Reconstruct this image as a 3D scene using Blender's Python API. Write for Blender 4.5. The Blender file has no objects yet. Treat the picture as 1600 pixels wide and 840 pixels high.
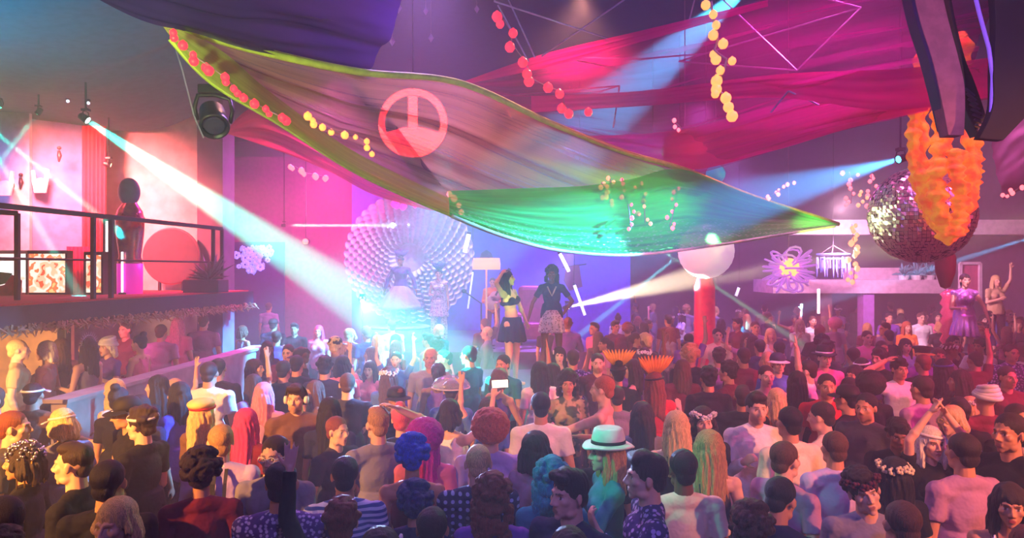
import bpy, bmesh, math, random
import numpy as np
from mathutils import Vector, Matrix, Euler, noise

random.seed(11)
SC = bpy.context.scene
COL = SC.collection
FPX = 1600 * 24.0 / 36.0
CAMZ = 2.75
PI = math.pi


def at(px, py, Y):
    """a point of the photograph at a distance Y in front of the camera"""
    return Vector(((px - 800) / FPX * Y, Y, CAMZ - (py - 420) / FPX * Y))


def lin(c):
    return tuple((x / 12.92 if x <= 0.04045 else ((x + 0.055) / 1.055) ** 2.4) for x in c)


def rgb(r, g, b):
    return lin((r / 255, g / 255, b / 255)) + (1.0,)


# ------------------------------------------------------------------ materials
MATS = {}


def nt(m):
    m.use_nodes = True
    t = m.node_tree
    b = t.nodes.get('Principled BSDF')
    return t, t.nodes, t.links, b


def mat(name, col, rough=.6, metal=0.0, emit=None, es=0.0, bump=None, alpha=None, spec=.4, trans=0.0):
    if name in MATS:
        return MATS[name]
    m = bpy.data.materials.new(name)
    t, N, L, b = nt(m)
    b.inputs['Base Color'].default_value = col
    b.inputs['Roughness'].default_value = rough
    b.inputs['Metallic'].default_value = metal
    b.inputs['Specular IOR Level'].default_value = spec
    if emit:
        b.inputs['Emission Color'].default_value = emit
        b.inputs['Emission Strength'].default_value = es
    if alpha is not None:
        b.inputs['Alpha'].default_value = alpha
    if trans:
        b.inputs['Transmission Weight'].default_value = trans
    tc = N.new('ShaderNodeTexCoord')
    nz = N.new('ShaderNodeTexNoise')
    nz.inputs['Scale'].default_value = bump[0] if bump else 9.0
    nz.inputs['Detail'].default_value = 3
    L.new(tc.outputs['Object'], nz.inputs['Vector'])
    # slight wear: value varies a little over the surface
    hs = N.new('ShaderNodeMix'); hs.data_type = 'RGBA'; hs.blend_type = 'MULTIPLY'
    hs.inputs[6].default_value = col
    rmp = N.new('ShaderNodeValToRGB')
    rmp.color_ramp.elements[0].color = (.78, .78, .78, 1); rmp.color_ramp.elements[1].color = (1, 1, 1, 1)
    rmp.color_ramp.elements[0].position = .35; rmp.color_ramp.elements[1].position = .6
    L.new(nz.outputs[0], rmp.inputs[0]); L.new(rmp.outputs[0], hs.inputs[7])
    hs.inputs[0].default_value = 1.0
    L.new(hs.outputs[2], b.inputs['Base Color'])
    if bump:
        bp = N.new('ShaderNodeBump'); bp.inputs['Strength'].default_value = bump[1]
        bp.inputs['Distance'].default_value = .02
        L.new(nz.outputs[0], bp.inputs['Height']); L.new(bp.outputs[0], b.inputs['Normal'])
    MATS[name] = m
    return m


def cloth_mat(name, c1, c2=None, kind='plain', scale=8.0, rough=.85, sheen=.2):
    """clothing: plain, floral, stripe, plaid, camo or sequin"""
    if name in MATS:
        return MATS[name]
    m = bpy.data.materials.new(name)
    t, N, L, b = nt(m)
    b.inputs['Roughness'].default_value = rough
    b.inputs['Specular IOR Level'].default_value = .2
    tc = N.new('ShaderNodeTexCoord')
    mp = N.new('ShaderNodeMapping'); L.new(tc.outputs['Object'], mp.inputs[0])
    mix = N.new('ShaderNodeMix'); mix.data_type = 'RGBA'
    mix.inputs[6].default_value = c1; mix.inputs[7].default_value = c2 or c1
    fac = None
    if kind in ('floral', 'camo', 'sequin'):
        v = N.new('ShaderNodeTexVoronoi' if kind != 'camo' else 'ShaderNodeTexNoise')
        v.inputs['Scale'].default_value = scale * (2.2 if kind == 'floral' else 1.0 if kind == 'camo' else 9)
        L.new(mp.outputs[0], v.inputs['Vector'])
        r = N.new('ShaderNodeValToRGB')
        if kind == 'floral':
            r.color_ramp.elements[0].position = .34; r.color_ramp.elements[1].position = .44
            r.color_ramp.elements[0].color = (1, 1, 1, 1); r.color_ramp.elements[1].color = (0, 0, 0, 1)
        elif kind == 'camo':
            r.color_ramp.elements[0].position = .48; r.color_ramp.elements[1].position = .54
        else:
            r.color_ramp.elements[0].position = .2; r.color_ramp.elements[1].position = .7
        L.new(v.outputs[0], r.inputs[0]); fac = r.outputs[0]
        if kind == 'sequin':
            b.inputs['Metallic'].default_value = .7; b.inputs['Roughness'].default_value = .25
            bp = N.new('ShaderNodeBump'); bp.inputs['Strength'].default_value = .9
            L.new(v.outputs[1], bp.inputs['Height']); L.new(bp.outputs[0], b.inputs['Normal'])
    elif kind in ('stripe', 'plaid'):
        w = N.new('ShaderNodeTexWave'); w.inputs['Scale'].default_value = scale
        w.bands_direction = 'X' if kind == 'plaid' else 'Z'
        L.new(mp.outputs[0], w.inputs['Vector'])
        r = N.new('ShaderNodeValToRGB')
        r.color_ramp.elements[0].position = .45; r.color_ramp.elements[1].position = .55
        L.new(w.outputs[1], r.inputs[0]); fac = r.outputs[0]
        if kind == 'plaid':
            w2 = N.new('ShaderNodeTexWave'); w2.inputs['Scale'].default_value = scale; w2.bands_direction = 'Z'
            L.new(mp.outputs[0], w2.inputs['Vector'])
            mm = N.new('ShaderNodeMath'); mm.operation = 'MULTIPLY'
            L.new(w.outputs[1], mm.inputs[0]); L.new(w2.outputs[1], mm.inputs[1]); L.new(mm.outputs[0], r.inputs[0])
    if fac is not None:
        L.new(fac, mix.inputs[0])
    else:
        mix.inputs[0].default_value = 0
    L.new(mix.outputs[2], b.inputs['Base Color'])
    if kind != 'sequin':
        nz = N.new('ShaderNodeTexNoise'); nz.inputs['Scale'].default_value = 14
        nz.inputs['Detail'].default_value = 2
        L.new(mp.outputs[0], nz.inputs['Vector'])
        bp = N.new('ShaderNodeBump'); bp.inputs['Strength'].default_value = .5; bp.inputs['Distance'].default_value = .03
        L.new(nz.outputs[0], bp.inputs['Height']); L.new(bp.outputs[0], b.inputs['Normal'])
    MATS[name] = m
    return m


def sheer_mat(name, col, opac=.5, bands=10.0, var=.35, transl=.5, sparkle=0.0, axis='Y', fold=14):
    """thin cloth: see-through, denser where the folds bunch; uv drives the folds"""
    m = bpy.data.materials.new(name)
    m.use_nodes = True
    t = m.node_tree; N = t.nodes; L = t.links
    N.clear()
    out = N.new('ShaderNodeOutputMaterial')
    uv = N.new('ShaderNodeUVMap'); uv.uv_map = 'UVMap'
    mp = N.new('ShaderNodeMapping'); L.new(uv.outputs[0], mp.inputs[0])
    mp.inputs['Scale'].default_value = (1.1, bands, 1) if axis == 'Y' else (bands, 1.1, 1)
    nz = N.new('ShaderNodeTexNoise'); nz.inputs['Scale'].default_value = 1.0
    nz.inputs['Detail'].default_value = 5; nz.inputs['Roughness'].default_value = .6
    L.new(mp.outputs[0], nz.inputs['Vector'])
    mr = N.new('ShaderNodeMapRange')
    mr.inputs['From Min'].default_value = .33; mr.inputs['From Max'].default_value = .67
    mr.inputs['To Min'].default_value = max(0.02, opac - var); mr.inputs['To Max'].default_value = min(.98, opac + var)
    L.new(nz.outputs[0], mr.inputs[0])
    d = N.new('ShaderNodeBsdfDiffuse'); d.inputs[0].default_value = col
    tl = N.new('ShaderNodeBsdfTranslucent'); tl.inputs[0].default_value = col
    mx = N.new('ShaderNodeMixShader'); mx.inputs[0].default_value = transl
    L.new(d.outputs[0], mx.inputs[1]); L.new(tl.outputs[0], mx.inputs[2])
    sh = mx
    if sparkle:
        mpv = N.new('ShaderNodeMapping'); L.new(uv.outputs[0], mpv.inputs[0]); mpv.inputs['Scale'].default_value = (90, 38, 1)
        vo = N.new('ShaderNodeTexVoronoi'); vo.inputs['Scale'].default_value = 1
        L.new(mpv.outputs[0], vo.inputs['Vector'])
        nz2 = N.new('ShaderNodeTexNoise'); nz2.inputs['Scale'].default_value = 6; L.new(uv.outputs[0], nz2.inputs['Vector'])
        g = N.new('ShaderNodeBsdfGlossy'); g.inputs[1].default_value = .3; g.inputs[0].default_value = (.9, .95, .9, 1)
        bp = N.new('ShaderNodeBump'); bp.inputs['Strength'].default_value = 1; L.new(vo.outputs[1], bp.inputs['Height'])
        L.new(bp.outputs[0], g.inputs['Normal'])
        lt = N.new('ShaderNodeMath'); lt.operation = 'LESS_THAN'; lt.inputs[1].default_value = .3
        L.new(vo.outputs[0], lt.inputs[0])
        sepu = N.new('ShaderNodeSeparateXYZ'); L.new(uv.outputs[0], sepu.inputs[0])
        lv = N.new('ShaderNodeMapRange'); lv.inputs['From Min'].default_value = .45; lv.inputs['From Max'].default_value = .9
        L.new(sepu.outputs[1], lv.inputs[0])
        m1 = N.new('ShaderNodeMath'); m1.operation = 'MULTIPLY'; L.new(lt.outputs[0], m1.inputs[0]); L.new(lv.outputs[0], m1.inputs[1])
        m2 = N.new('ShaderNodeMath'); m2.operation = 'MULTIPLY'; m2.inputs[1].default_value = sparkle
        L.new(m1.outputs[0], m2.inputs[0])
        sh = N.new('ShaderNodeMixShader'); L.new(m2.outputs[0], sh.inputs[0])
        L.new(mx.outputs[0], sh.inputs[1]); L.new(g.outputs[0], sh.inputs[2])
    tr = N.new('ShaderNodeBsdfTransparent')
    trc = tuple(min(1, .55 + .45 * c / (max(col[:3]) + 1e-6)) for c in col[:3]) + (1,)
    tr.inputs[0].default_value = trc
    m3 = N.new('ShaderNodeMixShader')
    L.new(mr.outputs[0], m3.inputs[0]); L.new(tr.outputs[0], m3.inputs[1]); L.new(sh.outputs[0], m3.inputs[2])
    L.new(m3.outputs[0], out.inputs[0])
    return m


def emit_mat(name, col, strength, base=None):          # small glowing things: seen, hardly lighting anything
    if name in MATS:
        return MATS[name]
    m = bpy.data.materials.new(name)
    t, N, L, b = nt(m)
    b.inputs['Base Color'].default_value = base or col
    b.inputs['Emission Color'].default_value = col
    b.inputs['Emission Strength'].default_value = strength
    b.inputs['Roughness'].default_value = .4
    MATS[name] = m
    if strength < 20: m.cycles.emission_sampling = 'NONE'
    return m


# ------------------------------------------------------------------ objects
def tag(o, label=None, cat=None, group=None, kind=None):
    if label: o['label'] = label
    if cat: o['category'] = cat
    if group: o['group'] = group
    if kind: o['kind'] = kind
    return o


def empty(name, loc=(0, 0, 0), rz=0.0):
    o = bpy.data.objects.new(name, None); COL.objects.link(o)
    o.location = loc; o.rotation_euler = (0, 0, rz); o.empty_display_size = .1
    return o


def link(name, me, m=None, parent=None, smooth=True, loc=None):
    o = bpy.data.objects.new(name, me); COL.objects.link(o)
    if m is not None:
        if len(me.materials) == 0: me.materials.append(None)
        o.material_slots[0].link = 'OBJECT'; o.material_slots[0].material = m
    if parent is not None: o.parent = parent
    if loc is not None: o.location = loc
    if smooth and len(me.polygons):
        me.polygons.foreach_set('use_smooth', [True] * len(me.polygons))
    return o


class MB:
    """collects vertices and faces into one mesh"""
    def __init__(s): s.v = []; s.f = []
    def add(s, vs, fs):
        b = len(s.v); s.v.extend([tuple(p) for p in vs]); s.f.extend([tuple(b + i for i in f) for f in fs]); return s
    def box(s, lo, hi, M=None):
        x0, y0, z0 = lo; x1, y1, z1 = hi
        vs = [Vector(p) for p in ((x0, y0, z0), (x1, y0, z0), (x1, y1, z0), (x0, y1, z0), (x0, y0, z1), (x1, y0, z1), (x1, y1, z1), (x0, y1, z1))]
        if M is not None: vs = [M @ p for p in vs]
        return s.add(vs, [(0, 3, 2, 1), (4, 5, 6, 7), (0, 1, 5, 4), (1, 2, 6, 5), (2, 3, 7, 6), (3, 0, 4, 7)])
    def bar(s, a, b, w, h=None, n=0):
        """box-section bar between two points, w wide and h high"""
        a = Vector(a); b = Vector(b); h = h or w
        d = (b - a).normalized()
        up = Vector((0, 0, 1)) if abs(d.z) < .95 else Vector((0, 1, 0))
        sx = d.cross(up).normalized() * w / 2; sz = sx.cross(d).normalized() * h / 2
        vs = [a - sx - sz, a + sx - sz, a + sx + sz, a - sx + sz, b - sx - sz, b + sx - sz, b + sx + sz, b - sx + sz]
        return s.add(vs, [(0, 3, 2, 1), (4, 5, 6, 7), (0, 1, 5, 4), (1, 2, 6, 5), (2, 3, 7, 6), (3, 0, 4, 7)])
    def tube(s, pts, r, seg=8, closed=False, cap=True):
        pts = [Vector(p) for p in pts]; n = len(pts)
        rr = r if isinstance(r, (list, tuple)) else [r] * n
        prev = None; rings = []
        for i, p in enumerate(pts):
            if closed: d = pts[(i + 1) % n] - pts[i - 1]
            else: d = pts[min(i + 1, n - 1)] - pts[max(i - 1, 0)]
            d = d.normalized() if d.length > 1e-9 else Vector((0, 0, 1))
            if prev is None:
                up = Vector((0, 0, 1)) if abs(d.z) < .9 else Vector((1, 0, 0))
                a = d.cross(up).normalized()
            else:
                a = prev - d * prev.dot(d)
                a = a.normalized() if a.length > 1e-6 else prev
            b2 = d.cross(a); prev = a
            rings.append([p + (a * math.cos(2 * PI * k / seg) + b2 * math.sin(2 * PI * k / seg)) * rr[i] for k in range(seg)])
        vs = [q for rg in rings for q in rg]; fs = []
        m = n if closed else n - 1
        for i in range(m):
            j = (i + 1) % n
            for k in range(seg):
                l = (k + 1) % seg
                fs.append((i * seg + k, j * seg + k, j * seg + l, i * seg + l))
        if not closed and cap:
            fs.append(tuple(range(seg))); fs.append(tuple(reversed(range((n - 1) * seg, n * seg))))
        return s.add(vs, fs)
    def sphere(s, c, r, nu=12, nv=8, M=None):
        c = Vector(c); rx, ry, rz = r if isinstance(r, (tuple, list)) else (r, r, r)
        vs = [Vector((0, 0, rz))]
        for j in range(1, nv):
            th = PI * j / nv
            for i in range(nu):
                ph = 2 * PI * i / nu
                vs.append(Vector((rx * math.sin(th) * math.cos(ph), ry * math.sin(th) * math.sin(ph), rz * math.cos(th))))
        vs.append(Vector((0, 0, -rz)))
        if M is not None: vs = [M @ p for p in vs]
        vs = [c + p for p in vs]
        fs = []
        for i in range(nu): fs.append((0, 1 + i, 1 + (i + 1) % nu))
        for j in range(nv - 2):
            for i in range(nu):
                a = 1 + j * nu + i; b = 1 + j * nu + (i + 1) % nu
                fs.append((a, a + nu, b + nu, b))
        last = len(vs) - 1; o = 1 + (nv - 2) * nu
        for i in range(nu): fs.append((last, o + (i + 1) % nu, o + i))
        return s.add(vs, fs)
    def lathe(s, c, prof, seg=24, M=None):
        """prof: list of (radius, z) from bottom to top, around c"""
        c = Vector(c); vs = []
        for r, z in prof:
            for k in range(seg):
                p = Vector((r * math.cos(2 * PI * k / seg), r * math.sin(2 * PI * k / seg), z))
                if M is not None: p = M @ p
                vs.append(c + p)
        fs = []
        for i in range(len(prof) - 1):
            for k in range(seg):
                l = (k + 1) % seg
                fs.append((i * seg + k, i * seg + l, (i + 1) * seg + l, (i + 1) * seg + k))
        if prof[0][0] > 1e-4: fs.append(tuple(reversed(range(seg))))
        if prof[-1][0] > 1e-4: fs.append(tuple(range((len(prof) - 1) * seg, len(prof) * seg)))
        return s.add(vs, fs)
    def prism(s, poly, y0, y1):
        """outline in x,z pushed from y0 to y1"""
        n = len(poly)
        vs = [(p[0], y0, p[1]) for p in poly] + [(p[0], y1, p[1]) for p in poly]
        fs = [tuple(range(n)), tuple(reversed(range(n, 2 * n)))]
        for i in range(n):
            j = (i + 1) % n; fs.append((i, i + n, j + n, j))
        return s.add(vs, fs)
    def mesh(s, name='mesh'):
        me = bpy.data.meshes.new(name)
        me.from_pydata(s.v, [], s.f); me.update()
        bm = bmesh.new(); bm.from_mesh(me)
        bmesh.ops.recalc_face_normals(bm, faces=bm.faces); bm.to_mesh(me); bm.free()
        return me
    def build(s, name, m, parent=None, smooth=False, bevel=0.0, loc=None):
        me = s.mesh(name)
        o = link(name, me, m, parent, smooth, loc)
        if bevel:
            bv = o.modifiers.new('bevel', 'BEVEL'); bv.width = bevel; bv.segments = 2; bv.limit_method = 'ANGLE'
        return o


def catmull(P, n):
    """smooth line through points, n samples"""
    P = [Vector(p) for p in P]
    out = []
    m = len(P) - 1
    for k in range(n):
        t = k / (n - 1) * m; i = min(int(t), m - 1); f = t - i
        p0 = P[max(i - 1, 0)]; p1 = P[i]; p2 = P[i + 1]; p3 = P[min(i + 2, m)]
        out.append(.5 * ((2 * p1) + (-p0 + p2) * f + (2 * p0 - 5 * p1 + 4 * p2 - p3) * f * f + (-p0 + 3 * p1 - 3 * p2 + p3) * f ** 3))
    return out


def sheet(name, top, bot, m, sag=0.0, ripple=.03, nripple=9, nu=120, nv=48, parent=None, seed=0):
    """a hanging cloth between an upper and a lower edge line, with folds along its length"""
    A = catmull(top, nu); B = catmull(bot, nu)
    me = bpy.data.meshes.new(name)
    vs = []; uvs = []
    for i in range(nu):
        a, b = A[i], B[i]
        w = (a - b).length
        for j in range(nv):
            t = j / (nv - 1)
            p = a.lerp(b, t)
            s4 = 4 * t * (1 - t)
            u = i / (nu - 1)
            n = noise.noise(Vector((u * 3 + seed, t * nripple, seed))) + .5 * noise.noise(Vector((u * 4 + seed, t * nripple * 2.7, seed + 5)))
            off = sag * s4 * min(1, w) + ripple * n * min(1, w * 1.2)
            p = p + Vector((0, off, -.35 * off))
            vs.append(p); uvs.append((u, t))
    fs = [(i * nv + j, (i + 1) * nv + j, (i + 1) * nv + j + 1, i * nv + j + 1) for i in range(nu - 1) for j in range(nv - 1)]
    me.from_pydata(vs, [], fs); me.update()
    ul = me.uv_layers.new(name='UVMap')
    li = np.zeros(len(me.loops), dtype=np.int32); me.loops.foreach_get('vertex_index', li)
    ul.data.foreach_set('uv', np.array(uvs, dtype=np.float32)[li].ravel())
    return link(name, me, m, parent), A, B


def spot(loc, tgt, col, power, ang, blend=.4, radius=.05, vol=1.0):
    l = bpy.data.lights.new('spot_lamp', 'SPOT'); l.color = col[:3]; l.energy = power
    l.spot_size = math.radians(ang); l.spot_blend = blend; l.shadow_soft_size = radius
    l.volume_factor = vol
    o = bpy.data.objects.new('spot_lamp', l); COL.objects.link(o); o.location = loc
    o.rotation_euler = (Vector(tgt) - Vector(loc)).to_track_quat('-Z', 'Y').to_euler()
    return o


def point(loc, col, power, radius=.3, vol=1.0):
    l = bpy.data.lights.new('point_lamp', 'POINT'); l.color = col[:3]; l.energy = power
    l.shadow_soft_size = radius; l.volume_factor = vol
    o = bpy.data.objects.new('point_lamp', l); COL.objects.link(o); o.location = loc
    return o
EXPO = -0.12
HAZE = 0.023
LK = 1.0
NFILL = 120
# ------------------------------------------------------------------ camera, haze
cd = bpy.data.cameras.new('camera'); cd.lens = 24; cd.sensor_width = 36; cd.clip_start = .05
cam = bpy.data.objects.new('camera', cd); COL.objects.link(cam)
cam.location = (0, 0, CAMZ); cam.rotation_euler = (PI / 2, 0, 0)
SC.camera = cam
SC.view_settings.view_transform = 'Standard'; SC.view_settings.look = 'None'
SC.view_settings.gamma = 1; SC.view_settings.exposure = EXPO
SC.view_settings.use_curve_mapping = False
W = bpy.data.worlds.new('club_air'); SC.world = W; W.use_nodes = True
wn = W.node_tree.nodes; wl = W.node_tree.links
wn['Background'].inputs[0].default_value = (0, 0, 0, 1)
vs_ = wn.new('ShaderNodeVolumeScatter'); vs_.inputs['Density'].default_value = HAZE
vs_.inputs['Color'].default_value = (1, 1, 1, 1); vs_.inputs['Anisotropy'].default_value = .15
wl.new(vs_.outputs[0], wn['World Output'].inputs['Volume'])
SC.cycles.volume_bounces = 1; SC.cycles.max_bounces = 6; SC.cycles.transparent_max_bounces = 12
SC.cycles.diffuse_bounces = 2; SC.cycles.glossy_bounces = 2; SC.cycles.sample_clamp_indirect = 4
SC.cycles.use_denoising = True; SC.cycles.use_light_tree = True
SC.cycles.use_adaptive_sampling = True; SC.cycles.adaptive_threshold = .04; SC.cycles.adaptive_min_samples = 12

# ------------------------------------------------------------------ shell
def shell(name, mb, m, smooth=False):
    return tag(mb.build(name, m, smooth=smooth), kind='structure')

M_floor = mat('club floor', rgb(60, 45, 70), .35)
M_wall = mat('plaster mauve', rgb(120, 95, 130), .8, bump=(4, .2))
M_wall_w = mat('plaster pale', rgb(200, 185, 195), .8, bump=(5, .15))
M_ceil = mat('ceiling navy', rgb(48, 48, 90), .9)
M_dark = mat('black paint', rgb(28, 24, 36), .45)
M_darkmetal = mat('dark metal', rgb(50, 45, 60), .4, .7)
M_steel = mat('pale steel wire', rgb(190, 185, 215), .35, .5)
M_white = mat('white paint', rgb(225, 220, 225), .5)

shell('floor', MB().box((-14, -2, -.2), (14, 27, 0)), M_floor)
shell('ceiling', MB().box((-14, -2, 7.6), (14, 27, 7.8)), M_ceil)
shell('wall_far', MB().box((-14, 26, 0), (14, 26.2, 7.6)), M_wall)
shell('wall_left', MB().box((-14.2, -2, 0), (-14, 27, 7.6)), M_wall)
shell('wall_right', MB().box((14, -2, 0), (14.2, 27, 7.6)), M_wall)
# wall that closes the balcony, its end pillar
shell('wall_balcony_end', MB().box((-14, 12.0, 0), (-5.35, 12.2, 7.6)), M_wall_w)
shell('trim_balcony_pillar', MB().box((-5.42, 11.75, 0), (-4.98, 12.25, 6.6)), M_wall)
# balcony slab
def edge(Y, off=0.0):                         # the balcony's front edge runs away from us
    return Vector((-5.25 + .141 * (Y - 7) - off, Y, 0))
ZB, ZF = 2.11, 2.38
mb = MB()
e0, e1 = edge(2.5), edge(12.0)
def slab(mb, e0, e1, z0, z1, xl=-13.9):
    vs = [(e0.x, e0.y, z0), (e1.x, e1.y, z0), (xl, e1.y, z0), (xl, e0.y, z0)]
    vs += [(x, y, z1) for x, y, z in vs]
    return mb.add(vs, [(0, 1, 2, 3), (7, 6, 5, 4), (0, 4, 5, 1), (1, 5, 6, 2), (2, 6, 7, 3), (3, 7, 4, 0)])
shell('floor_balcony', slab(mb, e0, e1, ZB, ZF - .02), mat('fascia plum', rgb(62, 40, 72), .6))
M_redcarpet = mat('red carpet', rgb(215, 50, 80), .95, bump=(60, .5))
car = slab(MB(), edge(2.5, .06), edge(11.95, .06), ZF - .02, ZF).build('carpet', M_redcarpet)
tag(car, 'red carpet covering the balcony floor', 'carpet')
# thatch fringe under the fascia
rs = random.Random(4)
mb = MB()
Y = 3.0
while Y < 11.9:
    p = edge(Y, -.03); 
    for k in range(2):
        a = Vector((p.x + rs.uniform(-.03, .05), Y + rs.uniform(-.03, .03), ZB + rs.uniform(-.0, .06)))
        b = a + Vector((rs.uniform(.0, .07), rs.uniform(-.12, .12), -rs.uniform(.03, .11)))
        c = a + Vector((rs.uniform(-.02, .03), rs.uniform(-.06, .06), -rs.uniform(.02, .05)))
        mb.tube([a, c, b], [.016, .013, .004], 4)
    Y += .03
tag(mb.build('thatch_fringe', mat('dry thatch', rgb(190, 150, 130), .9), smooth=False), 'pinkish dry thatch fringe along the underside of the balcony edge', 'fringe', kind='stuff')

# raised level and low wall below the balcony
shell('floor_raised', MB().box((-13.9, 6.6, 0), (-4.62, 11.95, .28)), M_floor)
def low_wall():
    mb = MB()
    a0, a1 = Vector((-4.5, 6.9, 0)), Vector((-4.25, 11.7, 0))
    t = Vector((-.16, 0, 0)); z = Vector((0, 0, 1.40))
    vs = [a0, a1, a1 + t, a0 + t]; vs = vs + [v + z for v in vs]
    mb.add(vs, [(0, 1, 2, 3), (7, 6, 5, 4), (0, 4, 5, 1), (1, 5, 6, 2), (2, 6, 7, 3), (3, 7, 4, 0)])
    return mb
shell('wall_low_front', low_wall(), M_wall_w)
mb = MB()
mb.add([(-4.46, 6.85, 1.40), (-4.2, 11.75, 1.40), (-4.46, 11.75, 1.40), (-4.72, 6.85, 1.40), (-4.46, 6.85, 1.44), (-4.2, 11.75, 1.44), (-4.46, 11.75, 1.44), (-4.72, 6.85, 1.44)],
       [(0, 1, 2, 3), (7, 6, 5, 4), (0, 4, 5, 1), (1, 5, 6, 2), (2, 6, 7, 3), (3, 7, 4, 0)])
shell('trim_low_wall_cap', mb, M_wall_w)
shell('wall_low_return', MB().box((-13.9, 6.9, 0), (-4.7, 7.02, .95)), mat('brown panel', rgb(140, 100, 95), .7))
shell('wall_under_balcony', MB().box((-13.9, 9.6, .28), (-6.25, 9.75, 2.11)), mat('sand plaster', rgb(205, 165, 130), .85, bump=(6, .3)))
post = MB().bar((-6.1, 9.3, .28), (-6.1, 9.3, 2.11), .12).build('post', M_dark, bevel=.01)
post.name = 'support_post'; tag(post, 'dark square post holding up the balcony beside the sand-coloured wall', 'post')

# railing
rail = tag(empty('balcony_railing', edge(7)), 'dark metal railing along the balcony edge above the red carpet', 'railing')
def rail_section(p0, p1, z0=ZF, zt=1.03, posts=(0, 1), mid=.48):
    a = Vector((p0.x, p0.y, 0)); b = Vector((p1.x, p1.y, 0)); o = rail.location
    mb = MB().bar(a + Vector((0, 0, z0 + zt)) - o, b + Vector((0, 0, z0 + zt)) - o, .05, .06); mb.build('top_rail', M_darkmetal, rail, bevel=.008)
    mb = MB().tube([a + Vector((0, 0, z0 + mid)) - o, b + Vector((0, 0, z0 + mid)) - o], .014); mb.build('middle_rail', M_darkmetal, rail)
    for t in posts:
        p = a.lerp(b, t)
        MB().bar(p + Vector((0, 0, z0)) - o, p + Vector((0, 0, z0 + zt)) - o, .05).build('post', M_darkmetal, rail, bevel=.005)
rail_section(edge(4.2, .1), edge(8.4, .1), posts=(0, .45, 1))
rail_section(edge(8.7, .1), edge(11.2, .1), posts=(0, .9, 1))
rail_section(Vector((-6.6, 6.4, 0)), Vector((-5.87, 8.1, 0)), posts=(1,))
MB().bar(edge(8.4, .1) + Vector((0, 0, ZF + 1.03)) - rail.location, edge(8.7, .1) + Vector((0, 0, ZF + 1.03)) - rail.location, .05, .06).build('top_rail', M_darkmetal, rail)

# ------------------------------------------------------------------ on the balcony
def panel(x0, x1, ytop, ybot, Y, name, m, label, cat, thick=.06, dy=0.0, wav=0):
    a = at(x0, ybot, Y); b = at(x1, ybot, Y + dy); zt = at(x0, ytop, Y).z; zt2 = at(x1, ytop, Y).z
    zb = max(ZF, a.z)
    n = 30 if wav else 1
    mb = MB(); vs = []
    for i in range(n + 1):
        t = i / n; p = a.lerp(b, t); off = wav * math.sin(t * 34)
        zz = zt + (zt2 - zt) * t
        vs += [(p.x, p.y + off, zb), (p.x, p.y + off, zz), (p.x, p.y + off + thick, zz), (p.x, p.y + off + thick, zb)]
    fs = []
    for i in range(n):
        q = i * 4
        for k in range(4):
            l = (k + 1) % 4; fs.append((q + k, q + l, q + 4 + l, q + 4 + k))
    fs += [(0, 1, 2, 3), (n * 4 + 3, n * 4 + 2, n * 4 + 1, n * 4)]
    mb.add(vs, fs)
    return tag(mb.build(name, m, smooth=bool(wav)), label, cat)
panel(-60, 46, 172, 462, 10.6, 'wall_panel', mat('silver satin', rgb(170, 170, 185), .45), 'pale grey standing panel behind the white cutout hand, nearest the edge of the picture', 'panel', dy=.2)
panel(50, 132, 186, 462, 10.9, 'wall_panel', mat('blue satin', rgb(120, 125, 180), .5), 'blue-grey folded standing panel between the grey panel and the red drape', 'panel', dy=.5)
panel(128, 162, 196, 462, 11.3, 'drape', mat('scarlet drape', rgb(205, 40, 75), .8), 'scarlet drape hanging beside the blue-grey panel', 'curtain', wav=.03)
panel(104, 136, 385, 462, 10.2, 'drape', mat('magenta drape', rgb(225, 20, 110), .8), 'short magenta drape hanging between two backlit patterned bar fronts', 'curtain', wav=.02)

def hand_cut(px, py, Y, s, label):
    o = empty('cutout_hand', at(px, py, Y)); tag(o, label, 'sign', 'white cutout hands on the balcony panels')
    pol = [(-.07, -.14), (.07, -.14), (.10, .02), (.11, .16), (.07, .17), (.055, .03), (.02, .05), (-.02, .045), (-.055, .03), (-.075, .15), (-.11, .14), (-.10, .0)]
    m_ = MB().prism([(x * s, z * s) for x, z in pol], -.02, .02).build('palm', M_white, o, bevel=.006); MB().box((-.03, .0, -.03), (.03, .16, .03)).build('wall_mount', M_dark, o)
    return o
hand_cut(8, 288, 10.5, 1.25, 'white cutout hand with two raised fingers on the pale grey panel')
hand_cut(63, 284, 10.8, 1.25, 'white cutout hand with two raised fingers on the blue-grey panel')
for px, py, lb in ((92, 243, 'small dark figure ornament high on the blue-grey panel'), (32, 285, 'small dark ornament beside the white cutout hand on the grey panel')):
    o = empty('wall_ornament', at(px, py, 10.75)); tag(o, lb, 'ornament')
    MB().tube([(0, 0, -.1), (.01, 0, 0), (0, 0, .08)], [.012, .035, .02]).build('body', M_dark, o, True)
    MB().sphere((0.005, 0, .12), .03).build('head', M_dark, o, True)

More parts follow.
